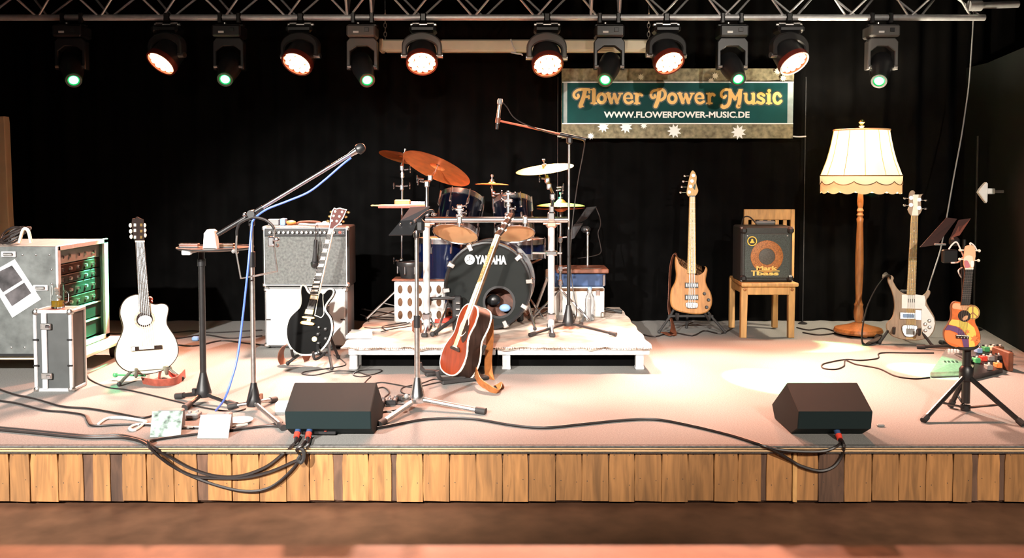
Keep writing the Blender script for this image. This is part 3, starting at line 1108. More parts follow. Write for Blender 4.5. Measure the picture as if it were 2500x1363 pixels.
MB(tr.M).prism(tr.L([(326, 790), (386, 798), (362, 872), (304, 864)]), .0, .0035).build('center_panel', M['blackpl'], g)
for q, nm in (([(276, 926), (366, 934), (360, 954), (272, 944)], 'bridge'), ([(266, 966), (362, 980), (356, 1006), (258, 994)], 'tailpiece')):
    MB(tr.M).prism(tr.L(q, 3), .002, .014, .003).build(nm, M['gold'], g)
MB(tr.M).prism(tr.L([(310, 940), (345, 944), (334, 985), (300, 980)]), .002, .01, .002).build('tailpiece_post', M['gold'], g)
MB(tr.M).prism(circ(*tr(368, 1119), .017, 18), .0, .005, .001).build('gold_disc', M['gold'], g)
for x, y in ((460, 1036), (398, 1078), (461, 1116), (401, 1156)):
    p = tr(x, y)
    MB(tr.M @ Tm(p.x, p.y, 0)).lathe([(.012, 0), (.011, .012), (.008, .014), (0, .014)], 14).build('knob', M['blackpl'], g)
p = tr(402, 1020)
MB(tr.M).cyl((p.x, p.y, 0), (p.x + .004, p.y, .02), .004).sph((p.x + .005, p.y, .022), .006, 8).build('switch', M['ivory'], g)
strings(tr, (492, 205), (520, 207), (290, 940), (350, 946), 6, .021, .015).build('strings', M['steel'], g)
guitar_stand('guitar_stand', 'black padded stand holding the black semi-hollow guitar', V((tr.B.x + .05, 5.65, ST)), .34, .24, .10, M['rubber'], -25)
# plug hanging at the jack
p0 = tr.M @ V((*tr(398, 1165), .005))
MB().tube(csp([p0, tr.M @ V((*tr(404, 1200), .03)), tr.M @ V((*tr(420, 1240), .028)), gd(800, 880) + V((0, -.05, .06))], 6), .011, 10).build('jack_plug', M['blackpl'], g)
s = thing('guitar_strap', 'dark brown leather strap curling beside the black semi-hollow guitar', 'strap', gd(712, 888))
B_ = gd(715, 888)
y_ = B_.y
MB().ribbon(csp([at(752, 882, y_ + .1), at(742, 860, y_ + .05), at(722, 843, y_), at(698, 842, y_ - .03), at(686, 862, y_ - .02), at(690, 882, y_), at(712, 888, y_ + .03), at(745, 886, y_ + .1), at(790, 878, y_ + .16)], 6),
            (.25, 1, .12), .075, .004).build('band', M['leather'], s)

# ---------------------------------------------------------------- natural four-string bass
tr = Tr(1580, 400, 2.962, 320, 1088, 6.85, 9)
g = thing('bass_guitar', 'natural ash bass guitar with a maple neck standing left of the wooden chair', 'bass guitar', tr.B)
body = tr.L([(288, 748), (262, 742), (241, 724), (228, 692), (215, 665), (204, 684), (205, 742), (212, 800), (204, 852), (180, 900), (170, 950), (170, 1000), (182, 1038), (216, 1064),
             (280, 1080), (350, 1088), (402, 1085), (442, 1068), (466, 1030), (472, 980), (460, 930), (437, 888), (425, 848), (431, 803), (437, 765), (426, 743), (413, 750), (398, 784), (350, 798)], 4)
MB(tr.M).prism(body, -.04, 0, .008).build('body', M['natural'], g)
neckbits(g, tr, (304, 242), (344, 242), (288, 795), (350, 795), M['maple'], M['maple'], .012, .022, 22, .72, ([3, 5, 7, 9, 12, 15, 17, 19, 21], 'dot', M['blackpl']))
MB(tr.M).prism(tr.L([(302, 232), (346, 232), (345, 243), (303, 243)]), 0, .02, .001).build('nut', M['blackpl'], g)
h = MB(tr.M).prism(tr.L([(304, 240), (285, 216), (290, 170), (300, 120), (312, 72), (325, 50), (340, 56), (352, 80), (357, 100), (354, 140), (362, 170), (368, 200), (345, 236)], 3), -.008, .008, .002).build('headstock', M['maple'], g)
tuners(h, tr, [(332, 86), (322, 126), (312, 166), (302, 206)], .008, -1, M['chrome'], M['chrome'], .010, .062)
MB(tr.M).prism(tr.L([(328, 175), (346, 140), (350, 160), (344, 192)]), .008, .0086).build('logo_print', M['darkprint'], h)
for y0, y1 in ((860, 898), (948, 986)):
    o = MB(tr.M).prism(tr.L([(272, y0), (368, y0), (368, y1), (272, y1)]), 0, .012, .002).build('pickup', M['blackpl'], g)
    for x in (284, 300, 316, 332, 346, 359):
        p = tr(x, (y0 + y1) / 2)
        MB(tr.M).box((p.x, p.y, .0125), (.007, .022, .002)).build('pole_piece', M['steel'], o)
o = MB(tr.M).prism(tr.L([(274, 1010), (292, 1002), (350, 1004), (366, 1012), (362, 1040), (345, 1046), (295, 1046), (280, 1038)], 2), 0, .014, .003).build('bridge', M['chrome'], g)
for x in (292, 310, 328, 346):
    p = tr(x, 1022)
    MB(tr.M).cyl((p.x, p.y - .02, .017), (p.x, p.y + .012, .017), .006, n=10).build('saddle', M['steel'], o)
for x, y in ((412, 940), (442, 985), (428, 1038)):
    p = tr(x, y)
    MB(tr.M @ Tm(p.x, p.y, 0)).lathe([(.0125, 0), (.0115, .016), (.009, .018), (0, .018)], 16).build('knob', M['blackpl'], g)
strings(tr, (310, 240), (340, 240), (290, 1022), (348, 1022), 4, .02, .02, .0011).build('strings', M['steel'], g)
gs = guitar_stand('guitar_stand', 'black tubular stand with long spread legs under the natural ash bass', V((tr.B.x, 6.88, ST)), .5, .16, .16, M['rubber'], 0)
b0 = at(1580 + 215 / 2.962, 400 + 662 / 2.962, 6.93)
s = thing('guitar_strap', 'dark strap hanging down the left side of the natural ash bass', 'strap', gd(1632, 815))
MB().ribbon(csp([b0, at(1645, 622, 6.93), at(1637, 655, 6.96), at(1634, 720, 6.96), at(1634, 760, 6.92), at(1644, 800, 6.85), gd(1640, 822) + V((0, 0, .012)), gd(1620, 818) + V((0, 0, .02))], 6), (.5, 1, 0), .055, .004).build('band', M['leather'], s)

# ---------------------------------------------------------------- walnut bass with white scratchplate
tr = Tr(2100, 450, 3.325, 400, 1268, 6.35, 10, -18)
g = thing('bass_guitar', 'walnut bass guitar with a white scratchplate and cresting horns beside the floor lamp', 'bass guitar', tr.B)
body = tr.L([(376, 893), (338, 880), (302, 846), (277, 805), (269, 782), (274, 762), (262, 744), (240, 740), (225, 757), (226, 795), (250, 850), (270, 920), (277, 1000), (260, 1078), (222, 1120),
             (211, 1150), (220, 1190), (256, 1230), (302, 1250), (370, 1264), (450, 1269), (520, 1258), (570, 1234), (604, 1180), (612, 1120), (600, 1070), (572, 1020), (546, 970),
             (541, 940), (560, 910), (571, 882), (565, 863), (546, 862), (530, 884), (506, 900), (450, 906)], 4)
MB(tr.M).prism(body, -.036, 0, .004).build('body', M['walnut'], g)
o = MB(tr.M).prism(tr.L([(378, 896), (450, 896), (450, 1260), (372, 1258)]), .0, .0012).build('center_strip', M['maple'], g)
neckbits(g, tr, (413, 260), (468, 260), (377, 898), (448, 898), M['walnut'], M['maple'], .012, .02, 20, .7, ([3, 5, 7, 9, 12, 15, 17, 19], 'dot', M['ivory']))
h = MB(tr.M).prism(tr.L([(413, 258), (384, 206), (396, 180), (394, 95), (404, 60), (428, 50), (446, 68), (441, 86), (482, 84), (512, 80), (494, 102), (494, 180), (502, 208), (470, 258)], 2), -.006, .01, .002).build('headstock', M['walnut'], g)
MB(tr.M).prism(tr.L([(416, 256), (430, 180), (425, 90), (440, 86), (474, 85), (466, 150), (470, 256)]), .01, .0112).build('headstock_strip', M['ivory'], h)
tuners(h, tr, [(412, 112), (411, 170)], .01, -1, M['chrome'], M['chrome'], .011, .04)
tuners(h, tr, [(478, 127), (477, 195)], .01, 1, M['chrome'], M['chrome'], .011, .045)
pgp = tr.L([(338, 897), (430, 893), (522, 905), (530, 940), (528, 985), (560, 1030), (596, 1085), (606, 1130), (592, 1190), (560, 1236), (528, 1250), (508, 1200), (496, 1150), (497, 1060), (500, 1012), (420, 1010), (337, 1008)])
MB(tr.M).prism(pgp, .0012, .004, .0006).build('scratchplate', M['white'], g)
for x in (392, 408, 424, 440):
    MB(tr.M).box((*tr(x, 946), .0045), (.005, .026, .002)).build('pickup_slot', M['blackpl'], g)
pk = MB(tr.M).prism(tr.L([(322, 1040), (446, 1045), (446, 1096), (322, 1096)]), .001, .014, .003).build('pickup', M['chrome'], g)
MB(tr.M).prism(tr.L([(345, 1052), (440, 1056), (440, 1086), (345, 1084)]), .014, .016, .001).build('pickup_cover', M['bluebox'], pk)
MB(tr.M).prism(tr.L([(446, 1020), (496, 1024), (494, 1104), (446, 1100)]), .001, .01, .002).build('mounting_plate', M['chrome'], g)
o = MB(tr.M).prism(tr.L([(335, 1160), (360, 1142), (440, 1145), (465, 1158), (456, 1215), (432, 1240), (372, 1240), (345, 1210)], 2), .001, .016, .004).build('bridge', M['chrome'], g)
MB(tr.M).prism(tr.L([(372, 1172), (440, 1174), (438, 1222), (370, 1220)]), .016, .018).build('saddle', M['grey'], o)
for x, y in ((527, 1138), (560, 1110), (562, 1162), (528, 1188)):
    p = tr(x, y)
    MB(tr.M @ Tm(p.x, p.y, .004)).lathe([(.013, 0), (.012, .01), (.009, .012), (0, .012)], 16).build('knob', M['steel'], g)
strings(tr, (420, 258), (462, 258), (372, 1180), (444, 1182), 4, .021, .022, .0011).build('strings', M['steel'], g)
guitar_stand('guitar_stand', 'black stand gripping the walnut bass with the white scratchplate', V((tr.B.x - .02, 6.38, ST)), .34, .24, .13, M['rubber'], -18)
for q in ([(262, 1235), (270, 1180), (292, 1165), (316, 1175)], [(524, 1250), (505, 1215), (488, 1192)]):
    pass
s = thing('guitar_strap', 'black webbing strap arching down left of the walnut bass', 'strap', gd(2105, 840))
MB().ribbon(csp([tr.M @ V((*tr(240, 742), -.03)), at(2160, 676, 6.4), at(2138, 705, 6.42), at(2117, 750, 6.42), at(2106, 800, 6.38), gd(2106, 842) + V((0, 0, .012)), gd(2125, 842) + V((0, 0, .014)), gd(2145, 826) + V((0, 0, .02)), gd(2118, 822) + V((0, 0, .03))], 6), (.55, 1, 0), .06, .004).build('band', M['blackstrap'], s)

# ---------------------------------------------------------------- painted ukulele
tr = Tr(2220, 520, 3.7875, 515, 1252, 4.53, 4, -20)
g = thing('ukulele', 'small painted ukulele with orange, yellow and purple swirls hanging on the tripod post', 'ukulele', tr.B)
body = tr.L([(476, 826), (430, 820), (398, 838), (385, 880), (389, 930), (382, 985), (356, 1038), (326, 1082), (318, 1130), (332, 1188), (382, 1230), (460, 1249), (560, 1250), (620, 1234),
             (654, 1190), (659, 1130), (640, 1070), (612, 1012), (616, 950), (634, 902), (624, 868), (592, 853), (558, 850)], 4)
UO = mat('orange_painted_wood', (.75, .16, .025), .35, var=.25, vs=25, coat=.3)
UY = mat('yellow_paint', (.8, .6, .1), .4, var=.08, vs=20)
UPu = mat('purple_paint', (.14, .05, .17), .4, var=.2, vs=20)
UC = mat('peach_paint', (.8, .42, .22), .4, var=.12, vs=20)
MB(tr.M).prism(body, -.055, 0, .002).build('body', M['rosebd'], g)
MB(tr.M).prism(inset(body, .0025), 0, .0015).build('painted_top', UO, g)
MB(tr.M).prism(tr.L([(372, 1010), (395, 985), (450, 990), (540, 1012), (600, 1062), (618, 1120), (600, 1170), (606, 1234), (552, 1246), (552, 1160), (520, 1110), (470, 1060), (365, 1030)]), .0015, .002).build('yellow_swirl', UY, g)
MB(tr.M).prism(tr.L([(358, 1036), (430, 1050), (490, 1085), (518, 1125), (545, 1160), (552, 1246), (505, 1246), (485, 1170), (440, 1110), (380, 1085), (328, 1085)]), .002, .0025).build('purple_swirl', UPu, g)
MB(tr.M).prism(tr.L([(410, 838), (470, 840), (560, 862), (580, 880), (520, 900), (440, 890), (400, 880)], 3), .0015, .002).build('peach_patch', UC, g)
MB(tr.M).prism(tr.L([(330, 1100), (380, 1092), (440, 1130), (470, 1180), (490, 1240), (420, 1215), (340, 1180)], 3), .0015, .0019).build('orange_patch', M['orange'], g)
c = tr(587, 920)
MB(tr.M).prism(circ(c.x, c.y, .032, 22, .036), .0022, .0026).build('peace_disc', UY, g)
pm = MB(tr.M).ring(circ(c.x, c.y, .031, 22, .035), .0045, .0026, .003)
pm.stroke([(c.x, c.y + .034), (c.x, c.y - .034)], .0045, .0026, .003)
pm.stroke([(c.x, c.y), (c.x - .023, c.y - .024)], .0045, .0026, .003).stroke([(c.x, c.y), (c.x + .023, c.y - .024)], .0045, .0026, .003)
pm.build('peace_sign', mat('brown_paint', (.3, .1, .03), .5), g)
c = tr(508, 954)
MB(tr.M).prism(circ(c.x, c.y, .029, 24), .002, .0032).build('sound_hole', M['rosewood'], g)
MB(tr.M).prism(tr.L([(490, 975), (520, 950), (545, 955), (530, 985), (500, 995)], 2), .0033, .004).build('hole_patch', UC, g)
for x, y, r in ((538, 1098, .012), (600, 1165, .02), (635, 1185, .014)):
    p = tr(x, y)
    MB(tr.M).prism([(p.x + cos(a) * r * (1 if i % 2 else .5), p.y + sin(a) * r * (1 if i % 2 else .5)) for i, a in enumerate([2 * pi * j / 12 for j in range(12)])], .0021, .0028).build('painted_flower', M['orange'], g)
neckbits(g, tr, (514, 524), (588, 524), (476, 850), (560, 850), M['rosebd'], M['ebony'], .008, .02, 12, .62)
MB(tr.M).prism(tr.L([(512, 510), (590, 510), (588, 524), (514, 524)]), 0, .016, .001).build('nut', M['ivory'], g)
h = MB(tr.M).prism(tr.L([(512, 510), (500, 440), (505, 380), (512, 320), (540, 300), (580, 300), (606, 330), (612, 400), (600, 450), (590, 510)], 2), -.008, .006, .001).build('headstock', UC, g)
MB(tr.M).prism(tr.L([(498, 430), (530, 395), (580, 400), (585, 440), (560, 480), (520, 450)], 2), .006, .0068).build('cream_patch', M['cream'], h)
MB(tr.M).prism(tr.L([(508, 445), (540, 445), (560, 500), (515, 505)], 2), .0068, .0074).build('pink_patch', mat('pink_paint', (.5, .12, .16), .5), h)
MB(tr.M).prism(tr.L([(565, 450), (595, 445), (590, 500), (570, 500)], 2), .0068, .0074).build('white_patch', M['white'], h)
for s_, pts in ((-1, [(506, 345), (502, 430)]), (1, [(610, 350), (604, 440)])):
    for x, y in pts:
        p = tr(x, y)
        MB(tr.M).cyl((p.x, p.y, -.002), (p.x + s_ * .014, p.y, -.002), .003).sph((p.x + s_ * .018, p.y, -.002), .008, 8).build('tuning_peg', M['ivory'], h)
o = MB(tr.M).prism(tr.L([(430, 1126), (550, 1134), (550, 1164), (432, 1158)]), .002, .01, .002).build('bridge', M['rosewood'], g)
MB(tr.M).prism(tr.L([(432, 1126), (550, 1134), (550, 1142), (432, 1134)]), .01, .012).build('saddle', M['ivory'], o)
for i in range(4):
    p = tr(450 + 28 * i, 1150 + 2 * i)
    MB(tr.M).sph((p.x, p.y, .012), .004, 8).build('string_knot', M['steel'], o)
strings(tr, (520, 515), (582, 515), (448, 1138), (535, 1144), 4, .0165, .013, .0008).build('strings', M['steel'], g)

# ---------------------------------------------------------------- brown acoustic guitar, centre (turned away, leaning back)
Bc = at(1091, 915, 5.3)
g = thing('acoustic_guitar', 'brown acoustic guitar with dark sides turned half away before the drum riser', 'guitar', Bc)
MA = Tm(Bc) @ Rm(-64, 'Z') @ Rm(-22.5, 'X') @ Rm(90, 'X') @ Mx.Scale(.89, 4)
half = [(0, 0), (.06, .003), (.13, .02), (.178, .06), (.196, .115), (.192, .165), (.165, .215), (.138, .25), (.126, .285), (.13, .32), (.142, .36), (.146, .4), (.132, .45), (.09, .485), (.04, .497), (0, .5)]
ol = half + [(-x, y) for x, y in reversed(half[1:-1])]
ol = csp([V(p) for p in ol], 3, True)
MB(MA).prism(ol, -.1, .0, .002).build('back_and_sides', M['rosewood'], g)
MB(MA).prism(inset(ol, .001), .0, .004, .001).build('top', M['mahog'], g)
MB(MA).ring(ol, .008, -.006, .0055).build('binding', M['ivory'], g)
MB(MA).ring([p * 1.004 for p in ol], .004, -.106, -.094).build('back_binding', M['ivory'], g)
MB(MA).prism(circ(0, .335, .056, 28), .004, .005).build('sound_hole', M['rosewood'], g)
MB(MA).ring(circ(0, .335, .066, 28), .008, .004, .0048).build('rosette', M['ivory'], g)
MB(MA).prism(csp([V(p) for p in [(.06, .36), (.085, .33), (.1, .27), (.07, .235), (.02, .262), (.055, .3)]], 3, True), .004, .006).build('pickguard', M['rosewood'], g)
MB(MA).prism([(-.021, .99), (.021, .99), (.028, .39), (-.028, .39)], .006, .013, .001).build('fingerboard', M['rosebd'], g)
MB(MA).prism([(-.02, .99), (.02, .99), (.027, .49), (-.027, .49)], -.016, .006, .004).build('neck', M['rosebd'], g)
MB(MA).prism([(.0215, .99), (.0235, .99), (.0305, .39), (.0285, .39)], .004, .0135).build('neck_binding', M['ivory'], g)
fm = MB(MA)
for i in range(1, 20):
    y = .99 - .65 * (1 - 2 ** (-i / 12)) 
    wv = .021 + (.99 - y) / .6 * .007
    fm.cyl((-wv, y, .0136), (wv, y, .0136), .0011, n=5)
fm.build('frets', M['steel'], g)
for i in (3, 5, 7, 9, 12, 15):
    y = .99 - .65 * (1 - 2 ** (-(i - .5) / 12))
    MB(MA).prism(circ(0, y, .005, 8), .0135, .0142).build('inlay', M['ivory'], g)
MB(MA).box((0, .994, .008), (.044, .006, .014)).build('nut', M['ivory'], g)
hM = MA @ Tm(0, .997, .0) @ Rm(-12, 'X')
h = MB(hM).prism([(-.022, 0), (.022, 0), (.036, .03), (.038, .16), (.03, .178), (.01, .172), (0, .182), (-.01, .172), (-.03, .178), (-.038, .16), (-.036, .03)], -.01, .006, .002).build('headstock', M['rosewood'], g)
for s_ in (-1, 1):
    for y in (.045, .09, .135):
        o = MB(hM).cyl((s_ * .024, y, .006), (s_ * .024, y, .02), .006).build('tuning_post', M['ivory'], h)
        MB(hM).cyl((s_ * .036, y, -.004), (s_ * .05, y, -.004), .003).sph((s_ * .055, y, -.004), .01, 10, (.8, 1, .5)).build('tuning_peg', M['ivory'], h)
o = MB(MA).prism([(-.075, .168), (.075, .168), (.08, .18), (.05, .196), (-.05, .196), (-.08, .18)], .004, .013, .002).build('bridge', M['rosewood'], g)
MB(MA).box((0, .19, .0145), (.075, .004, .006)).build('saddle', M['ivory'], o)
sb = MB(MA)
for i in range(6):
    x = -.0265 + .0106 * i
    sb.cyl((x * .66, .992, .0165), (x, .19, .017), .0005, n=5)
sb.build('strings', M['gold'], g)
MB(MA).cyl((0, 0, -.05), (0, -.016, -.05), .008).build('strap_button', M['ivory'], g)
cs = V((Bc.x + .03, Bc.y, ST))
t = thing('guitar_stand', 'low black folding stand beneath the brown acoustic guitar', 'guitar stand', cs)
Mo = Tm(cs) @ Rm(-62, 'Z')
for s_ in (-1, 1):
    l = MB(Mo).tube(csp([(s_ * .1, .17, .2), (s_ * .11, .05, .035), (s_ * .12, -.1, .03), (s_ * .13, -.14, .05), (s_ * .13, -.15, .085)], 5), .012, 10).build('side_arm', M['rubber'], t)
    MB(Mo).box((s_ * .12, .03, .012), (.04, .3, .022), .006).build('foot', M['rubber'], t)
MB(Mo).cyl((-.11, .1, .1), (.11, .1, .1), .01).build('cross_bar', M['black'], t)
s = thing('guitar_strap', 'tan leather strap dangling behind the brown acoustic guitar onto the deck', 'strap', gd(1195, 958))
MB().ribbon(csp([at(1196, 780, 5.47), at(1196, 830, 5.43), at(1192, 885, 5.36), at(1196, 925, 5.28), at(1208, 946, 5.2), gd(1222, 952) + V((0, 0, .02)), gd(1214, 962) + V((0, 0, .012)), gd(1190, 958) + V((0, 0, .03)),
                 gd(1170, 950) + V((0, 0, .05)), gd(1158, 935) + V((0, .05, .07))], 6), [V((.8, -.6, 0))] * 5 * 6 + [V((.25, -.8, .75))] * 25, .052, .004).build('band', M['tan'], s)
# ================================================================ AMPLIFIERS, CHAIR, LAMP
def facebox(x0, x1, y0, y1, Y):
    """front rectangle of a box seen at depth Y, from its pixel edges (x0, x1, top, bottom)"""
    a, b = at(x0, (y0 + y1) / 2, Y), at(x1, (y0 + y1) / 2, Y)
    return a.x, b.x, at((x0 + x1) / 2, y1, Y).z, at((x0 + x1) / 2, y0, Y).z


# white cabinet
Yc = 6.22
x0, x1, z0, z1 = facebox(646, 848, 702, 838, Yc)
z0 = ST
t = thing('speaker_cabinet', 'white-fronted speaker cabinet on the deck carrying the grey amplifier', 'cabinet', ((x0 + x1) / 2, Yc + .13, z0))
cx, cw, hh = (x0 + x1) / 2, x1 - x0, z1 - z0
MB().box((cx, Yc + .14, z0 + hh / 2 + .006), (cw, .27, hh - .012), .008).build('case', M['grey'], t)
MB().box((cx, Yc, z0 + hh / 2 + .006), (cw - .03, .02, hh - .04), .003).build('front_panel', M['paper'], t)
for sx in (-1, 1):
    for sz in (-1, 1):
        MB().box((cx + sx * (cw / 2 - .016), Yc + .012, z0 + .006 + hh / 2 + sz * (hh / 2 - .02)), (.042, .04, .034), .01).build('corner_protector', M['steel'], t)
        MB().cyl((cx + sx * (cw / 2 - .05), Yc + .05, z0), (cx + sx * (cw / 2 - .05), Yc + .05, z0 + .012), .015).build('rubber_foot', M['rubber'], t)
    MB().box((cx + sx * (cw / 2 - .03), Yc - .012, z0 + hh * .48), (.03, .006, .008)).build('side_clip', M['blackpl'], t)
# grey combo amplifier
x0, x1, za, zb_ = facebox(640, 852, 552, 700, Yc)
t = thing('guitar_amplifier', 'grey grille-cloth guitar amplifier standing on the white cabinet', 'amplifier', ((x0 + x1) / 2, Yc + .13, z1))
za = z1
cx, cw, hh = (x0 + x1) / 2, x1 - x0, zb_ - za
MB().box((cx, Yc + .14, za + hh / 2), (cw, .26, hh), .01).build('case', M['tolex'], t)
M['grillecloth'] = mat('silver_grille_cloth', (.095, .1, .097), .7, var=.35, vs=60, bump=.3, bs=300)
gz1 = at(745, 578, Yc).z
MB().box((cx, Yc + .004, (za + .02 + gz1) / 2), (cw - .036, .012, gz1 - za - .02), .003).build('grille_cloth', M['grillecloth'], t)
rg = MB(Tm(0, Yc - .002, 0) @ Rm(90, 'X')).ring([(cx - cw / 2 + .014, za + .014), (cx + cw / 2 - .014, za + .014), (cx + cw / 2 - .014, zb_ - .012), (cx - cw / 2 + .014, zb_ - .012)], .007, -.006, .004)
rg.build('silver_trim', M['alu'], t)
pz = (gz1 + zb_ - .014) / 2
cpn = MB().box((cx, Yc + .002, pz + .001), (cw - .044, .01, zb_ - gz1 - .022), .002).build('control_panel', M['blackpl'], t)
for i in range(15):
    x = cx - cw / 2 + .06 + i * (cw - .16) / 14
    MB(frame((x, Yc - .003, pz), (0, -1, 0))).lathe([(.012, 0), (.0125, .004), (.009, .012), (.008, .02), (0, .02)], 12).build('knob', M['steel'], cpn)
MB(frame((cx + cw / 2 - .06, Yc - .003, pz), (0, -1, 0))).lathe([(.01, 0), (.01, .006), (0, .006)], 12).build('pilot_light', M['red'], cpn)
for i in range(4):
    MB(frame((cx + cw / 2 - .045 + .012 * (i % 2), Yc - .004, pz - .006 + .012 * (i // 2)), (0, -1, 0))).lathe([(.004, 0), (.004, .006), (0, .006)], 8).build('switch', M['chrome'], cpn)
h = MB().tube(csp([(cx - .09, Yc + .12, zb_), (cx - .07, Yc + .12, zb_ + .018), (cx, Yc + .12, zb_ + .024), (cx + .07, Yc + .12, zb_ + .018), (cx + .09, Yc + .12, zb_)], 5), .009, 8)
h.build('carry_handle', M['leather'], t)
for sx in (-1, 1):
    for zz in (za + .018, zb_ - .018):
        MB().box((cx + sx * (cw / 2 - .014), Yc + .014, zz), (.034, .032, .034), .01).build('corner_protector', M['steel'], t)
ztop = zb_
gm = lambda x: at(x, 545, Yc + .08).x
b = MB().box((gm(668), Yc + .1, ztop + .022), (.075, .06, .044), .004)
tag(b.build('effects_pedal', [M['grey']], None, origin=low(b)), 'small grey box standing at the left end of the amplifier top', 'pedal')
b = MB().box((gm(691), Yc + .1, ztop + .024), (.035, .07, .048), .004)
tag(b.build('card_box', [M['bluebox']], None, origin=low(b)), 'light blue card box beside the grey box on the amplifier', 'box')
b = MB().sph((gm(709), Yc + .1, ztop + .018), .036, 14, (1, .8, .5))
solo(b, 'shaker', M['orange'], 'round orange shaker lying on top of the grey amplifier', 'shaker')
b = MB().sph((gm(794), Yc + .09, ztop + .015), .025, 12, (1.1, .8, .6)).box((gm(780), Yc + .09, ztop + .009), (.05, .04, .018), .005)
solo(b, 'tuner', M['white'], 'white lump of a device by the guitar headstock on the amplifier', 'tuner')
b = MB().tube(csp([(gm(715), Yc + .14, ztop + .007), (gm(740), Yc + .1, ztop + .007), (gm(765), Yc + .05, ztop + .007), (gm(790), Yc + .05, ztop + .007), (gm(835), Yc + .07, ztop + .007)], 6), .006)
solo(b, 'cable', M['cablewh'], 'pale lead curled over the top of the grey amplifier', 'cable')
# microphone hung in front of the amp
mt = at(770, 556, Yc - .055)
t = thing('microphone', 'black microphone hanging head down before the grey amplifier cloth', 'microphone', at(769, 655, Yc - .06))
MB().tube(csp([(mt.x, Yc + .02, ztop + .006), (mt.x, Yc - .03, ztop + .004), mt, at(771, 585, Yc - .06)], 6), .0035).build('lead', M['cable'], t)
p0, p1 = at(771, 585, Yc - .06), at(768, 640, Yc - .06)
MB().cyl(p0, p0.lerp(p1, .35), .012, .014).build('plug', M['blackpl'], t)
MB().cyl(p0.lerp(p1, .35), p1, .012, .018).build('body', M['dkplate'], t)
MB(frame(p1, p1 - p0)).lathe([(.018, -.004), (.026, .002), (.027, .012), (.02, .034), (.008, .044), (1e-4, .046)], 16).build('mesh_head', M['blackpl'], t)

# chair
Yk = 6.62
k = Yk / F
cx = at(1877, 700, Yk).x
c0 = V((cx, Yk + .2, ST))
t = thing('wooden_chair', 'light oak chair with slatted back carrying the bass amplifier', 'chair', c0)
zs = at(1877, 690, Yk).z
hw = 66 * k
fl1 = ST
for sx in (-1, 1):
    MB().prism([(cx + sx * (hw - .022) - .024, fl1), (cx + sx * (hw - .022) + .02, fl1), (cx + sx * (hw - .024) + .026, zs - .03), (cx + sx * (hw - .024) - .026, zs - .03)], -.045, 0, .004,
               Tm(0, Yk + .01, 0) @ Rm(90, 'X')).build('leg', M['oak'], t)
    MB().box((cx + sx * (hw - .03), Yk + .42, (fl1 + zs) / 2), (.042, .04, zs - fl1 - .02), .004).build('leg', M['oak'], t)
    MB(frame((cx + sx * (hw - .024), Yk + .008, zs - .055), (0, -1, 0))).lathe([(.011, 0), (.011, .005), (.006, .009), (0, .01)], 12).build('bolt', M['teak'], t)
sq = [(cx - hw - .01, Yk - .03), (cx + hw + .012, Yk - .03), (cx + hw - .02, Yk + .46), (cx - hw + .02, Yk + .46)]
MB().prism(sq, zs - .028, zs, .006).build('seat', M['oak'], t)
MB().box((cx, Yk + .015, zs - .06), (2 * hw - .08, .022, .065), .003).build('apron', M['oak'], t)
for sx in (-1, 1):
    MB().box((cx + sx * (hw - .028), Yk + .21, zs - .06), (.022, .38, .06), .003).build('side_apron', M['oak'], t)
Yr = Yk + .46
zt, zr = at(1877, 511, Yr).z, at(1877, 537, Yr).z
bw = at(1939, 540, Yr).x - at(1816, 540, Yr).x
bx = at(1877.5, 540, Yr).x
for sx in (-1, 1):
    MB().box((bx + sx * (bw / 2 - .016), Yr, (zs + zt) / 2 - .01), (.034, .03, zt - zs + .02), .004).build('back_post', M['oak'], t)
MB().box((bx, Yr, (zt + zr) / 2), (bw - .03, .024, zt - zr), .004).build('top_rail', M['oak'], t)
MB().box((bx, Yr, zs + .09), (bw - .03, .022, .04), .004).build('lower_rail', M['oak'], t)
for i in range(5):
    MB().box((bx + (i - 2) * bw / 6.4, Yr, (zr + zs + .09) / 2), (.03, .016, zr - zs - .09), .003).build('slat', M['oak'], t)
# bass amplifier
Ya = Yk + .02
x0, x1, za, zb_ = facebox(1810, 1936, 553, 689, Ya)
za = zs
cx, cw, hh = (x0 + x1) / 2, x1 - x0, zb_ - za
t = thing('bass_amplifier', 'small black bass amplifier with an orange speaker cone on the wooden chair', 'amplifier', (cx, Ya + .14, za))
MB().box((cx, Ya + .14, za + hh / 2), (cw, .26, hh), .012).build('case', M['tolex'], t)
gw, gh = cw - .05, hh - .085
gz = za + hh * .47
MB().box((cx, Ya + .006, gz), (gw, .012, gh), .003).build('grille', mat('perforated_grille', (.035, .045, .043), .6, var=.7, vs=170), t)
FM = frame((cx - .002, Ya - .001, za + hh * .46), (0, -1, 0), (1, 0, 0))
rr = 40 * k
MB(FM).lathe([(rr * .50, .0), (rr * .52, .003), (rr * .96, .003), (rr, .0)], 36, caps=False).build('speaker_cone', mat('orange_cone_behind_mesh', (.33, .115, .03), .6, var=.5, vs=150), t)
MB(FM).lathe([(rr * .48, -.001), (rr * .3, .003), (1e-4, .0045)], 28, caps=False).build('dust_cap', mat('dark_dust_cap', (.07, .062, .055), .6, var=.4, vs=150), t)
MB(FM @ Tm(.0, -rr * .71, .004)).text('Mark', rr * 1.3, rr * .26, 0, .001, bold=.04).box((-rr * .1, -rr * .175, 0), (rr * 1.75, rr * .05, .002)).build('logo', M['goldprint'], t)
MB(FM @ Tm(rr * .05, -rr * 1.03, .004)).text('bass', rr * 1.35, rr * .26, 0, .001, bold=.04).box((-rr * .85, 0, 0), (rr * .1, rr * .3, .002)).build('logo', M['goldprint'], t)
bp = at(1836, 589, Ya)
BM = frame((bp.x, Ya - .002, bp.z), (0, -1, 0), (1, 0, 0))
yb = mat('yellow_badge', (.8, .5, .06), .5)
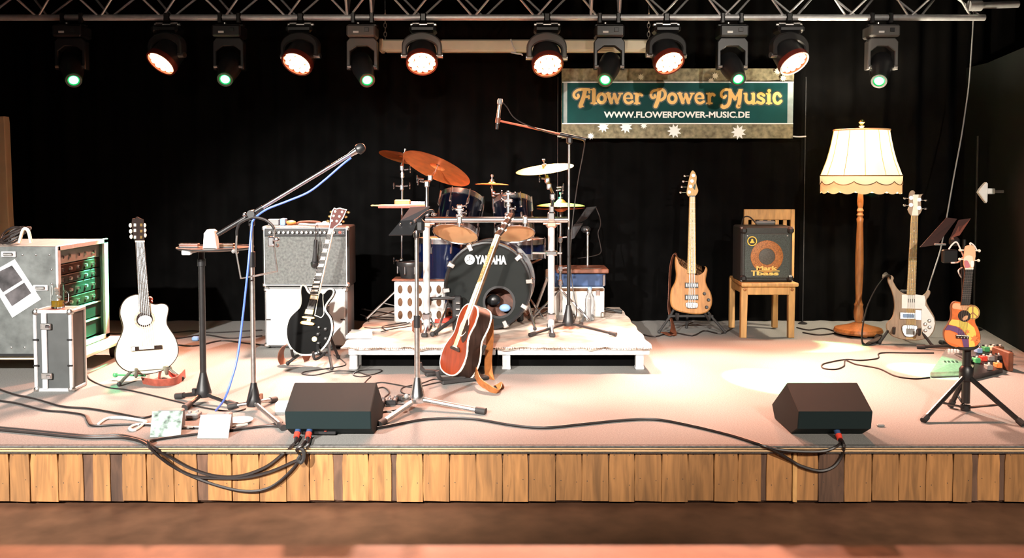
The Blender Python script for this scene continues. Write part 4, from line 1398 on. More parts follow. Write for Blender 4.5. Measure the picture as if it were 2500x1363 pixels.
MB(BM).lathe([(.036, 0), (.036, .003), (.029, .003), (.029, 0)], 28, caps=False).build('badge_ring', yb, t)
MB(BM).prism(circ(0, 0, .029, 24), 0, .0015).build('badge_disc', M['blackpl'], t)
MB(BM).prism([(-.018, -.014), (.018, -.014), (.016, -.006), (.008, .002), (.008, .012), (.003, .017), (-.004, .017), (-.008, .012), (-.007, .002), (-.015, -.006)], .0015, .003).build('badge_figure', yb, t)
for sx in (-1, 1):
    for zz in (za + .028, zb_ - .03):
        MB().box((cx + sx * (cw / 2 - .018), Ya + .016, zz), (.05, .05, .05), .014).build('corner_protector', M['blackpl'], t)
        MB().box((cx + sx * (cw / 2 - .004), Ya + .02, zz + (.008 if zz > gz else -.008)), (.012, .045, .035), .004).build('corner_edge', M['grey'], t)
    MB(frame((cx + sx * (gw / 2 - .018), Ya - .001, gz + gh / 2 - .014), (0, -1, 0))).lathe([(.006, 0), (.005, .004), (0, .004)], 10).build('screw', M['steel'], t)
MB().box((cx + .015, Ya + .12, zb_ + .022), (.15, .05, .03), .012).build('carry_handle', M['grey'], t)
MB().tube(csp([(cx - .03, Ya + .2, zb_ + .01), (cx - .08, Ya + .2, zb_ + .06), (cx - .12, Ya + .22, zb_ + .055), (cx - .13, Ya + .24, zb_ + .0)], 6), .005).build('lead', M['cable'], t)

# floor lamp
Yl = 6.75
k = Yl / F
lb = V((at(2095, 820, Yl).x, Yl, ST))
zz = lambda y: at(2098, y, Yl).z
t = thing('floor_lamp', 'lit floor lamp with a cream scalloped shade on a turned wooden pole', 'lamp', lb)
ML = Tm(lb.x, Yl, 0)
MB(ML).lathe([(.17, ST + .02), (.178, ST + .035), (.17, ST + .055), (.11, ST + .07), (.06, ST + .085), (.03, ST + .1)], 36).build('base', M['teak'], t)
for a in (30, 150, 270):
    MB(ML).sph((.13 * cos(R(a)), .13 * sin(R(a)), ST + .014), .022, 10, (1, 1, .62)).build('foot', M['teak'], t)
pr = [(.03, zz(800)), (.024, zz(785)), (.034, zz(775)), (.036, zz(760)), (.03, zz(748)), (.034, zz(744)), (.026, zz(738)), (.022, zz(730)), (.028, zz(690)), (.031, zz(640)), (.027, zz(590)), (.022, zz(545)),
      (.026, zz(535)), (.018, zz(530)), (.026, zz(525)), (.018, zz(520)), (.025, zz(514)), (.016, zz(508)), (.022, zz(500)), (.023, zz(490)), (.017, zz(470)), (.014, zz(440)), (.012, zz(380))]
MB(ML).lathe(pr, 20).build('pole', M['teak'], t)
shm = trmat('cream_lamp_shade', (.94, .85, .64), .6, 1.1)
nseg = 48
prof = [(94, 428), (88, 412), (80.5, 392), (74, 368), (68.5, 342), (64.5, 320)]
vs, fs = [], []
for off in (0, -.003):
    for r, y in prof:
        for i in range(nseg):
            a = 2 * pi * i / nseg
            rr = r * k * (1 - .018 * abs(sin(a * 6)) ** 4 * 0 - .02 * (1 - abs(cos(6 * a)))) + off
            vs.append((rr * cos(a), rr * sin(a), zz(y)))
m_ = len(prof)
for o_ in (0, m_):
    for j in range(m_ - 1):
        for i in range(nseg):
            a, b = (o_ + j) * nseg + i, (o_ + j) * nseg + (i + 1) % nseg
            fs.append((a, b, b + nseg, a + nseg))
sh = MB(ML).add(vs, fs).build('lamp_shade', shm, t, sharp=60)
for i in range(12):
    a = 2 * pi * (i + .5) / 12 - .26 + pi / 12
    MB(ML).tube([(r * k * .985 * cos(a) + .002 * cos(a), r * k * .985 * sin(a) + .002 * sin(a), zz(y)) for r, y in prof], .0022, 5).build('shade_rib', M['gold'], sh)
MB(ML).tube([(94.5 * k * cos(a), 94.5 * k * sin(a), zz(429)) for a in [2 * pi * i / 48 for i in range(48)]], .005, 6, True).build('braid_trim', M['rosebd'], sh)
MB(ML).tube([(64.5 * k * cos(a), 64.5 * k * sin(a), zz(318)) for a in [2 * pi * i / 48 for i in range(48)]], .007, 6, True).build('top_trim', mat('peach_trim', (.7, .42, .22), .6), sh)


def scallop(r0, r1, y0, y1, dip, nlobe, m, name, ph=0.):
    n = nlobe * 8
    vs, fs = [], []
    for o_ in (0, -.003):
        for j in range(5):
            for i in range(n):
                a = 2 * pi * i / n
                u = abs(sin((a + ph) * nlobe / 2)) ** .7
                u = u if dip > 0 else 1
                y = y0 + (y1 + dip * u - y0) * j / 4
                rr = (r0 + (r1 - r0) * j / 4) * k + o_
                vs.append((rr * cos(a), rr * sin(a), zz(y)))
    for o_ in (0, 5):
        for j in range(4):
            for i in range(n):
                a, b = (o_ + j) * n + i, (o_ + j) * n + (i + 1) % n
                fs.append((a, b, b + n, a + n))
    return MB(ML).add(vs, fs).build(name, m, sh, sharp=60)


scallop(94.5, 94.0, 430, 443, 8, 12, trmat('cream_valance', (.92, .84, .58), .5, .8), 'valance')
scallop(93.2, 93.5, 431, 466, 7, 16, trmat('peach_fringe', (.76, .55, .35), .35, .3), 'fringe', .1)
rb = MB(ML)
n = 96
rb.tube([(95.0 * k * cos(a), 95.0 * k * sin(a), zz(443 + 8 * abs(sin(a * 6)) ** .7)) for a in [2 * pi * i / n for i in range(n)]], .003, 5, True)
rb.build('valance_piping', M['rosebd'], sh)
for i in range(3):
    a = 2 * pi * i / 3 + .3
    MB(ML).cyl((0, 0, zz(330)), (64 * k * cos(a), 64 * k * sin(a), zz(319)), .003, n=6).build('shade_spoke', M['gold'], sh)
MB(ML).cyl((0, 0, zz(380)), (0, 0, zz(312)), .004).lathe([(.012, zz(312)), (.02, zz(308)), (.01, zz(304)), (.022, zz(299)), (.02, zz(296)), (.008, zz(292)), (0, zz(291))], 16).build('finial', M['gold'], t)
MB(ML).sph((.0, -.05, zz(372)), .032, 14, (1, 1, 1.2)).build('bulb', mat('lit_bulb', (1, .9, .7), .4, emit=(1, .82, .55), es=16), t)
bl_ = bpy.data.lights.new('lamp_light', 'POINT')
bl_.energy, bl_.color, bl_.shadow_soft_size = 150, (1, .88, .68), .05
bo = bpy.data.objects.new('lamp_light', bl_)
C.objects.link(bo)
bo.location = (lb.x, Yl, zz(350))


# ================================================================ STANDS
def tripod(t, c, z, legs, m=None, hub=.1, r=.011, foot=M['rubber'], hm=None, hr=.03):
    """cast hub round the pole at c (deck point) with legs running to the given deck points"""
    m = m or M['black']
    MB(Tm(c.x, c.y, z)).lathe([(hr * 1.15, -.03), (hr * 1.25, -.01), (hr * 1.1, .01), (hr * .6, hub * .8), (hr * .5, hub), (.012, hub)], 18).build('hub', hm or M['blackpl'], t)
    for p in legs:
        a = V((c.x, c.y, z - .012))
        d = (p - a).normalized()
        l = MB().cyl(a + d * hr * .8, p - d * .0, r, n=10).build('leg', m, t)
        MB().cyl(p - d * .05, p + d * .004, r * 1.35, r * 1.5, n=12).build('rubber_foot', foot, l)


up = lambda p, z=.014: p + V((0, 0, z))
# tray table on a stand
Y1 = gd(497, 982).y
c = gd(497, 982)
t = thing('tray_stand', 'black tray table on a round post at the front left of the stage', 'stand', c)
tripod(t, c, ST + .06, [up(gd(432, 974)), up(gd(452, 1002)), up(gd(575, 996))], M['black'], .1, .012, hr=.034)
MB().cyl((c.x, c.y, ST + .05), (c.x, c.y, at(497, 607, Y1).z), .0165, n=14).build('post', M['black'], t)
MB().cyl((c.x, c.y, at(497, 650, Y1).z), (c.x, c.y, at(497, 632, Y1).z), .021, n=14).build('clutch', M['blackpl'], t)
MB().cyl(at(472, 962, Y1 - .02), at(500, 962, Y1), .009).box(at(474, 955, Y1 - .02), (.02, .02, .03), .004).build('height_screw', M['blackpl'], t)
tz = at(520, 606, Y1).z
tx = at(523, 606, Y1).x
MB().lathe([(.0, tz - .008), (.18, tz - .008), (.198, tz), (.198, tz + .006), (.19, tz + .006), (.186, tz), (0, tz)], 36, Tm(tx, Y1 + .02, 0)).build('tray', M['blackpl'], t)
b = at(456, 617, Y1 - .12)
MB().box(b, (.046, .03, .024), .004).cyl(b + V((.02, 0, 0)), b + V((.05, 0, .008)), .006).build('clamp', M['white'], t)
b = at(578, 615, Y1 - .05)
MB().sph(b, .012, 10).cyl(b, b + V((.0, 0, .022)), .006).build('clamp_screw', M['steel'], t)
dv = thing('timer', 'white wedge-shaped plastic device standing on the tray table', 'device', V((at(516, 604, Y1).x, Y1 - .02, tz)))
o = at(516, 604, Y1 - .02)
MB().prism([(-.036, 0), (.036, 0), (.024, .092), (.012, .1), (-.014, .1), (-.03, .08)], -.03, .03, .006, Tm(o.x, Y1 - .02, tz + .0005) @ Rm(90, 'X')).build('body', M['white'], dv)
MB().prism([(-.026, .03), (.0, .03), (.002, .075), (-.016, .078)], .03, .032, 0, Tm(o.x, Y1 - .02, tz) @ Rm(90, 'X')).build('screen', M['bluebox'], dv)
for px, nm, m in ((462, 'reddish harmonica lying at the left of the tray table', M['leather']), (548, 'dark harmonica lying at the right of the tray table', M['rosebd'])):
    b = at(px, 600, Y1 + .03)
    t2 = thing('harmonica', nm, 'harmonica', (b.x, Y1 + .03, tz))
    MB().box((b.x, Y1 + .03, tz + .012), (.1, .03, .01), .002).build('comb', m, t2)
    for dz in (.004, .02):
        MB().box((b.x, Y1 + .03, tz + dz), (.104, .032, .007), .003).build('cover', M['chrome'], t2)

# boom microphone stand
c = gd(620, 1003)
Y2 = c.y
t = thing('boom_microphone_stand', 'microphone stand with a long raised boom at the front left', 'stand', c)
tripod(t, c, ST + .055, [up(gd(692, 1052)), up(gd(560, 1000)), up(gd(672, 982))], M['steel'], .09, .011, hr=.03)
zt = at(620, 536, Y2).z
MB().cyl((c.x, Y2, ST + .05), (c.x, Y2, at(620, 640, Y2).z), .0125, n=14).build('lower_tube', M['steel'], t)
MB().cyl((c.x, Y2, at(620, 652, Y2).z), (c.x, Y2, at(620, 615, Y2).z), .017, n=14).build('clutch', M['blackpl'], t)
MB().cyl((c.x, Y2, at(620, 640, Y2).z), (c.x, Y2, zt), .009, n=12).build('upper_tube', M['steel'], t)
b0, b1 = at(531, 573, Y2 - .03), at(858, 376, Y2 - .03)
MB().cyl(b0, b1, .0095, n=12).build('boom', M['chrome'], t)
MB().cyl(b0, b0.lerp(b1, .34), .0115, n=12).build('boom_grip', M['blackpl'], t)
jp = b0.lerp(b1, .26)
MB().cyl(jp + V((0, .06, 0)), jp - V((0, .03, 0)), .019, n=14).box((c.x, Y2, zt - .01), (.03, .03, .05), .006).build('swivel', M['blackpl'], t)
MB().sph(at(597, 524, Y2 - .06), .012, 10).cyl(at(597, 524, Y2 - .06), at(606, 530, Y2 - .02), .006).build('wing_screw', M['chrome'], t)
MB().box(at(638, 968, Y2), (.016, .016, .032), .004).cyl(at(620, 974, Y2), at(638, 968, Y2), .006).build('height_screw', M['leather'], t)
m1 = at(884, 360, Y2 - .03)
t3 = thing('microphone', 'round-headed black microphone at the upper end of the long boom', 'microphone', b1)
d = (m1 - b1).normalized()
MB().cyl(b1 - d * .01, b1 + d * .03, .012, .016).build('body', M['chrome'], t3)
MB(frame(b1 + d * .03, d)).lathe([(.016, 0), (.026, .008), (.027, .012), (.027, .018), (.024, .035), (.014, .046), (1e-4, .05)], 18).build('mesh_head', M['blackpl'], t3)
cl = thing('cable', 'blue microphone cable running down the long boom and to the deck', 'cable', gd(528, 1006))
pts = [b1 + V((0, -.01, -.02)), at(836, 402, Y2 - .05), at(790, 442, Y2 - .05), at(752, 470, Y2 - .05), at(700, 492, Y2 - .05), at(650, 512, Y2 - .05), at(620, 536, Y2 - .045), at(614, 560, Y2 - .06),
       at(606, 650, Y2 - .1), at(592, 780, Y2 - .12), at(580, 870, Y2 - .15), at(566, 925, Y2 - .18), at(548, 975, Y2 - .18), gd(527, 1006) + V((0, 0, .006))]
MB().tube(csp(pts, 6), .0055, 8).build('lead', M['cablebl'], cl)
# harmonica holder hung on the boom stand
hh = thing('harmonica_holder', 'bent wire neck holder for a harmonica hung on the boom stand', 'holder', at(625, 540, Y2 - .03))
yh = Y2 - .055
MB().tube(csp([at(578, 575, yh), at(579, 560, yh), at(586, 545, yh), at(604, 535, yh), at(620, 531, yh), at(645, 536, yh), at(662, 548, yh), at(670, 560, yh)], 6), .007).build('neck_wire', M['black'], hh)
MB().tube([at(578, 575, yh), at(576, 612, yh), at(588, 680, yh), at(632, 672, yh - .02), at(677, 663, yh), at(668, 600, yh), at(670, 560, yh)], .005, 8).build('frame_wire', M['steel'], hh)
MB().box(at(662, 590, yh - .01), (.03, .02, .05), .005).build('harmonica_clip', M['chrome'], hh)
MB().sph(at(675, 585, yh - .02), .016, 10, (1, .6, .7)).sph(at(677, 600, yh - .02), .01, 8).build('wing_nut', M['chrome'], hh)
MB().sph(at(570, 614, yh), .011, 8).build('wing_nut', M['grey'], hh)

# music stand, centre left
c = gd(1019, 996)
Y3 = c.y
t = thing('music_stand', 'music stand with black tilted plates on a steel post in front of the drums', 'music stand', c)
tripod(t, c, ST + .06, [up(gd(1184, 1012)), up(gd(926, 1044)), up(gd(975, 978))], M['steel'], .1, .013, hr=.034, hm=M['chrome'])
MB().cyl((c.x, Y3, ST + .05), (c.x, Y3, at(1019, 790, Y3).z), .0145, n=14).build('lower_tube', M['steel'], t)
MB().cyl((c.x, Y3, at(1019, 800, Y3).z), (c.x, Y3, at(1019, 770, Y3).z), .017, n=14).build('clutch', M['blackpl'], t)
MB().cyl((c.x, Y3, at(1019, 790, Y3).z), (c.x, Y3, at(1019, 560, Y3).z), .011, n=12).build('upper_tube', M['steel'], t)
MB().lathe([(.016, 0), (.017, .02), (.014, .04)], 14, Tm(c.x, Y3, at(1019, 580, Y3).z)).build('collar', M['chrome'], t)
MB().sph(at(1008, 564, Y3 - .03), .011, 10).cyl(at(1008, 564, Y3 - .03), at(1016, 560, Y3), .006).build('wing_screw', M['chrome'], t)
MB().box(at(1025, 552, Y3), (.05, .05, .07), .015).build('tilt_head', M['blackpl'], t)
MB().sph(at(992, 968, Y3 - .02), .013, 10).build('height_screw', M['grey'], t)


def plate(t, q, th, m, name, ys):
    vs = [at(x, y, Y) for (x, y), Y in zip(q, ys)]
    n_ = (vs[1] - vs[0]).cross(vs[2] - vs[0]).normalized() * th / 2
    mb = MB().add([v + n_ for v in vs] + [v - n_ for v in vs], [(0, 1, 2, 3), (7, 6, 5, 4), (0, 4, 5, 1), (1, 5, 6, 2), (2, 6, 7, 3), (3, 7, 4, 0)])
    return mb.build(name, m, t)


plate(t, [(1002, 507), (1050, 505), (1030, 536), (978, 540)], .006, M['dkplate'], 'upper_plate', [Y3 + .14, Y3 + .1, Y3, Y3 + .02])
plate(t, [(978, 541), (1022, 536), (1006, 574), (949, 575)], .006, M['blackpl'], 'lower_plate', [Y3 + .0, Y3 + .0, Y3 - .08, Y3 - .07])
MB().tube(csp([at(1000, 545, Y3), at(1020, 536, Y3), at(1040, 520, Y3 + .04), at(1055, 515, Y3 + .05), at(1060, 528, Y3 + .05)], 5), .008).build('bracket', M['blackpl'], t)
for x, y in ((977, 549), (1003, 546), (1013, 541), (1055, 524), (1062, 524)):
    MB().sph(at(x, y, Y3 - .03), .0075, 8).build('screw', M['chrome'], t)

# tripod stand of the ukulele
c = gd(2357, 1003)
Y4 = c.y
t = thing('tripod_stand', 'black tripod stand with a thick post at the right holding the ukulele', 'stand', V((c.x, Y4, ST)))
MB().cyl((c.x, Y4, ST + .04), (c.x, Y4, at(2357, 850, Y4).z), .0205, n=16).build('lower_tube', M['black'], t)
MB().cyl((c.x, Y4, at(2357, 850, Y4).z), (c.x, Y4 + .06, at(2360, 640, Y4).z), .012, n=12).build('upper_tube', M['black'], t)
zc_ = at(2357, 915, Y4).z
MB().lathe([(.03, -.03), (.034, -.02), (.034, .03), (.024, .045)], 16, Tm(c.x, Y4, zc_)).build('collar', M['blackpl'], t)
feet = [up(gd(2255, 1032), .012), up(gd(2497, 1042), .012), up(gd(2321, 996), .012)]
zl = at(2357, 996, Y4).z
for p in feet:
    a = V((c.x, Y4, zc_))
    d = (p - a).normalized()
    l = MB().cyl(a + d * .02, p, .0125, n=10).build('leg', M['black'], t)
    MB().cyl(p - d * .03, p + d * .006, .016, n=10).build('rubber_foot', M['rubber'], l)
    MB().cyl((c.x, Y4, zl), a.lerp(p, .62), .006, n=8).build('strut', M['black'], t)
MB().cyl((c.x, Y4, zl - .012), (c.x, Y4, zl + .014), .024, n=14).build('lower_collar', M['blackpl'], t)
MB().tube(csp([at(2336, 842, Y4 + .02), at(2340, 850, Y4 - .02), at(2350, 852, Y4 - .05), at(2376, 851, Y4 - .05), at(2386, 846, Y4 + .0)], 5), .008).build('cradle', M['rubber'], t)
zt = at(2358, 640, Y4)
for pts in ([(2358, 640), (2346, 612), (2336, 592), (2326, 596), (2316, 609)], [(2358, 640), (2372, 612), (2368, 594), (2378, 600), (2385, 612)], [(2356, 645), (2350, 630), (2340, 640), (2322, 642)],
            [(2358, 690), (2346, 676), (2340, 664), (2342, 658), (2352, 652)]):
    MB().tube(csp([at(x, y, Y4 + .05) for x, y in pts], 6), .004).build('wire_hook', M['cablewh'], t)

# music stand behind, right
Y5 = 6.1
c = V((at(2352, 700, Y5).x, Y5, ST))
t = thing('music_stand', 'dark music stand with two tilted plates behind the ukulele', 'music stand', c)
tripod(t, c, ST + .06, [c + V((.28, -.1, .012)), c + V((-.25, .12, .012)), c + V((.0, .3, .012))], M['black'], .1, .011)
MB().cyl((c.x, Y5, ST + .05), (c.x, Y5, at(2350, 585, Y5).z), .011, n=12).build('post', M['black'], t)
plate(t, [(2310, 532), (2336, 535), (2288, 598), (2245, 604)], .008, M['brownplate'], 'left_plate', [Y5 + .1, Y5 + .12, Y5 - .05, Y5 - .08])
plate(t, [(2340, 538), (2370, 534), (2343, 575), (2318, 584)], .008, M['brownplate'], 'right_plate', [Y5 + .1, Y5 + .12, Y5, Y5])
MB().box(at(2330, 590, Y5), (.06, .06, .06), .015).build('tilt_head', M['blackpl'], t)
MB().box(at(2295, 597, Y5 - .06), (.075, .02, .012), .003).build('ledge', M['grey'], t)
MB().box(at(2318, 626, Y5 - .03), (.1, .04, .09), .008).build('control_box', M['blackpl'], t)
# pull rope
r_ = MB().tube(csp([at(2378, 14, 6.86), at(2374, 90, 6.88), at(2366, 200, 6.9), at(2357, 268, 6.9), at(2346, 340, 6.85), at(2329, 430, 6.8), at(2311, 532, 6.75), at(2297, 606, 6.72), at(2281, 658, 6.7), at(2266, 706, 6.68), at(2250, 760, 6.66), gd(2240, 820) + V((0, 0, .01))], 6), .0055)
solo(r_, 'rope', M['grey'], 'long grey rope hanging slantwise behind the dark music stand', 'rope')
a = at(2388, 332, 7.0)
r_ = MB().cyl((a.x, 7.0, ST + .001), a, .011, n=10).lathe([(.06, 0), (.06, .01), (.015, .02)], 14, Tm(a.x, 7.0, ST))
solo(r_, 'upright_pole', M['black'], 'thin dark pole standing upright at the right edge of the curtain', 'pole')
p = at(2404, 468, 6.6)
t = thing('wall_hook', 'white plastic cone-shaped fitting sticking out on the dark right wall', 'hook', p)
MB().prism([V((p.x + (x - 2404) * 6.6 / F, p.z - (y - 468) * 6.6 / F)) for x, y in ((2386, 470), (2390, 462), (2398, 452), (2405, 445), (2409, 448), (2409, 492), (2406, 496), (2398, 486))], -.02, .02, .006, Tm(0, 6.6, 0) @ Rm(90, 'X')).build('cone', M['white'], t)
MB().box(at(2418, 467, 6.6), (.058, .03, .042), .005).build('arm', M['white'], t)
wx = rx1.x + (rx0.x - rx1.x) * ((6.6 - rx1.y) / (rx0.y - rx1.y))
MB().cyl((p.x + .03, 6.61, p.z), (wx + .004, 6.61, p.z), .012).build('wall_peg', M['grey'], t)
# ================================================================ DRUM RISER
YR = gd(1210, 905).y                                     # front legs
k = YR / F
rl, rr_x = at(850, 860, YR).x, at(1587, 860, YR).x
zt, zb_ = at(1210, 849, YR).z, at(1210, 868, YR).z
YRb = 7.18
RZ = zt + .012                                           # top of the rug
t = thing('drum_riser', 'low platform on short legs with an aluminium frame under the drum kit', 'platform', ((rl + rr_x) / 2, YR + .02, ST))
mid = at(1212, 860, YR).x
for a, b in ((rl, mid - .006), (mid + .006, rr_x)):
    MB().box(((a + b) / 2, YR + .02, (zt + zb_) / 2), (b - a, .03, zt - zb_), .004).box(((a + b) / 2, YR + .002, (zt + zb_) / 2 + .012), (b - a - .004, .01, .008), .002).build('front_profile', M['alu'], t)
    MB().box(((a + b) / 2, (YR + YRb) / 2 + .02, (zt + zb_) / 2 + .008), (b - a - .01, YRb - YR - .03, zt - zb_ - .016)).build('deck_board', M['plankdk'], t)
for x in (rl + .012, rr_x - .012):
    MB().box((x, (YR + YRb) / 2 + .02, (zt + zb_) / 2), (.03, YRb - YR - .01, zt - zb_), .004).build('side_profile', M['alu'], t)
for px in (862, 1236, 1563):
    for y in (YR + .04, YRb - .1):
        x = at(px, 890, YR).x
        MB().box((x, y, (ST + zb_) / 2), (.05, .05, zb_ - ST), .004).box((x, y, ST + .012), (.056, .056, .02), .004).build('leg', M['alu'], t)
MB().box(((rl + rr_x) / 2, YR + .13, (ST + zb_) / 2 + .001), (rr_x - rl - .12, .006, zb_ - ST - .002)).build('shade_panel', M['curtain'], t)  # added black sheet standing in for the darkness under the platform
# rug
M['rug'] = mat('pale_rug', (.62, .52, .45), .95, var=.35, vs=7, bump=.5, bs=90, spec=.1)
nr_, ns = 40, 24
vs, fs = [], []
random.seed(3)
for j in range(ns + 1):
    v_ = j / ns
    for i in range(nr_ + 1):
        u = i / nr_
        x = rl - .035 + (rr_x + .01 - rl + .035) * u + .006 * sin(j * 1.3)
        y = YR - .012 + (YRb - YR - .01) * v_ + (.006 * sin(i * 1.1) if j == 0 else 0)
        z = zt + .007 + .004 * sin(i * .9 + j * .7) * sin(j * .5 + i * .23) + random.uniform(0, .0025)
        if j == 0:
            z = zt - .004 + .006 * sin(i * 1.7) + random.uniform(-.004, .006)
        if i == 0:
            z = zt - .0
            x -= .012
        vs.append((x, y, z))
for j in range(ns):
    for i in range(nr_):
        a = j * (nr_ + 1) + i
        fs.append((a, a + 1, a + nr_ + 2, a + nr_ + 1))
m0 = MB().add(vs, fs).add([(x, y, z - .008) for x, y, z in vs], fs)
rg = thing('rug', 'pale worn rug with frayed edges covering the drum platform', 'rug', ((rl + rr_x) / 2, YR, zt))
m0.build('pile', M['rug'], rg, sharp=80)
fr = MB()
for i in range(170):
    x = rl + (rr_x - rl) * i / 169
    y = YR - .016
    fr.tube([(x, y, zt + random.uniform(0, .006)), (x + random.uniform(-.006, .006), y - .004, zt - random.uniform(.004, .012))], .0016, 4)
tag(fr.build('fringe', M['plankdk'], rg), kind='stuff')
rz = lambda px, py: gd(px, py, RZ)
# striped paper fan at the left corner of the rug
s = thing('paper_fan', 'white striped folded paper lying at the left front corner of the rug', 'paper', rz(885, 815))
for i in range(4):
    y = 807 + i * 5.2
    MB().add([rz(858 - i * 4, y), rz(908, y + 1), rz(909, y + 4), rz(856 - i * 4, y + 4)] + [p + V((0, 0, .006 + .002 * i)) for p in (rz(858 - i * 4, y), rz(908, y + 1), rz(909, y + 4), rz(856 - i * 4, y + 4))],
             [(0, 1, 2, 3), (4, 5, 6, 7), (0, 1, 5, 4), (1, 2, 6, 5), (2, 3, 7, 6), (3, 0, 4, 7)]).build('fold', M['paper'], s)

# ================================================================ DRUMS


def drum(t, c, ax, r, L, shell, heads=None, lugs=8, hoop=M['chrome'], a0=0., claws=False):
    """c = centre of the head at the start of the axis"""
    fr = frame(c, ax)
    MB(fr).lathe([(r * .985, .012), (r * .985, L - .012)], 40).build('shell', shell, t)
    for z, m in ((0, heads[0]), (L, heads[1])):
        MB(fr).lathe([(r * .97, z - .003), (r * .985, z), (r * .97, z + .003)] if 0 else [(r * .985, z - .002), (r * .985, z + .002)], 40).build('head', m, t)
    for z, s in ((0, 1), (L, -1)):
        MB(fr).lathe([(r * .99, z + s * .03), (r * 1.03, z + s * .03), (r * 1.035, z - s * .006), (r * 1.005, z - s * .01), (r * .99, z - s * .004)], 40, caps=False).build('hoop', hoop, t)
    for i in range(lugs):
        a = 2 * pi * (i + .5) / lugs + a0
        for z, s in ((0, 1), (L, -1)):
            o = MB(fr).box((0, 0, 0), (.016, .018, .05), .006, Rm(math.degrees(a), 'Z') @ Tm(r * 1.01, 0, z + s * .075))
            o.cyl((r * 1.05 * cos(a), r * 1.05 * sin(a), z + s * .09), (r * 1.05 * cos(a), r * 1.05 * sin(a), z - s * .012), .0045, n=8)
            o.build('lug', M['chrome'], t)
    return fr


YD = rz(1192, 806).y + .02
# bass drum
kb = YD / F
rb_ = 104 * kb
bc = at(1191, 702, YD)
bc.z = RZ + rb_ * 1.04
t = thing('bass_drum', 'dark blue bass drum with a black front head facing the hall', 'drum', V((bc.x, YD, RZ)))
ax = V((sin(R(5)), cos(R(5)), 0))
frb = frame(bc, ax, (1, 0, 0))
MB(frb).lathe([(rb_ * .985, .02), (rb_ * .985, .40)], 48, caps=False).build('shell', M['bluelac'], t)
MB(frb).lathe([(rb_ * .97, .385), (rb_ * .97, .39)], 48).build('back_head', M['skin'], t)
FB = frame(bc, -ax, (1, 0, 0))
port = V((28 * kb, -40 * kb))
hd = circ(0, 0, rb_ * .96, 48)
MB(FB).ring(hd, 0, .0, .004, i_=[port + V((cos(2 * pi * j / 48), sin(2 * pi * j / 48))) * .1 for j in range(48)]).build('front_head', M['drumhead'], t)
MB(FB).ring(circ(port.x, port.y, .112, 40), .016, .002, .008).build('port_ring', M['blackpl'], t)
MB(FB).prism(circ(port.x, port.y, .12, 30), -.16, -.15).build('port_reflection', mat('brown_reflection_tint', (.11, .035, .018), .6, var=.6, vs=12), t)  # brown reflection in the port put in as a coloured disc
MB(FB).sph((port.x + .03, port.y - .055, -.1), .04, 14, (1., .7, .6)).build('port_blob', M['bluebox'], t)  # bluish reflection put in as a pale blob
MB(FB).sph((port.x - .05, port.y + .0, -.1), .05, 14, (1., .8, .6)).build('port_blob', M['blackpl'], t)
MB(FB).lathe([(rb_ * .955, -.045), (rb_ * 1.035, -.045), (rb_ * 1.04, .012), (rb_ * 1.0, .016), (rb_ * .96, .006)], 48, caps=False).build('hoop', M['blackpl'], t)
MB(FB).lathe([(rb_ * 1.04, -.04), (rb_ * 1.047, -.03), (rb_ * 1.047, -.012), (rb_ * 1.04, -.004)], 48, caps=False).build('hoop_inlay', M['chrome'], t)
MB(frb).lathe([(rb_ * .955, .36), (rb_ * 1.035, .36), (rb_ * 1.04, .41), (rb_ * .96, .41)], 48, caps=False).build('hoop', M['chrome'], t)
for i in range(10):
    a = 2 * pi * i / 10 + .12
    x, y = rb_ * 1.03 * cos(a), rb_ * 1.03 * sin(a)
    q = Rm(math.degrees(a), 'Z') @ Tm(rb_ * 1.045, 0, 0)
    MB(FB).box((0, 0, -.006), (.022, .042, .05), .007, q).box((-.02, 0, .015), (.04, .03, .008), .003, q).build('claw', M['steel'], t)
    MB(FB).cyl((x * 1.05, y * 1.05, -.03), (x * 1.05, y * 1.05, -.12), .004, n=8).box((0, 0, -.15), (.02, .02, .05), .006, Rm(math.degrees(a), 'Z') @ Tm(rb_ * 1.01, 0, 0)).build('tension_rod', M['chrome'], t)
ex, ey = -44.5 * kb, 64 * kb
yw = MB(FB).ring(circ(ex, ey, 12.5 * kb, 28), 1.4 * kb, .004, .0052)
yw.build('emblem_ring', M['whiteprint'], t)
em = MB(FB).prism(circ(ex, ey, 11.3 * kb, 26), .004, .0046)
em.build('emblem_disc', M['whiteprint'], t)
em = MB(FB)
for a in (90, 210, 330):
    d = V((cos(R(a)), sin(R(a))))
    em.stroke([V((ex, ey)), V((ex, ey)) + d * 9 * kb], 1.2 * kb, .0047, .0054)
    for s_ in (-18, 18):
        e = V((cos(R(a + s_)), sin(R(a + s_))))
        em.stroke([V((ex, ey)) + d * 3.5 * kb, V((ex, ey)) + e * 9 * kb], .7 * kb, .0047, .0054)
em.build('tuning_fork_emblem', M['blackpl'], t)
MB(FB @ Tm(7.5 * kb, ey - .001, 0)).text('YAMAHA', 77 * kb, 22 * kb, 0, .005, bold=.05).build('maker_name', M['whiteprint'], t)
for s, fpx, fpy in ((-1, 1065, 820), (1, 1306, 808)):
    p0 = V((bc.x + s * rb_ * .94, YD + .06, bc.z - rb_ * .38))
    l = MB().cyl(p0, rz(fpx, fpy) + V((0, 0, .01)), .009, n=10).build('spur', M['chrome'], t)
    MB().sph(rz(fpx, fpy) + V((0, 0, .014)), .014, 10).build('rubber_foot', M['rubber'], l)

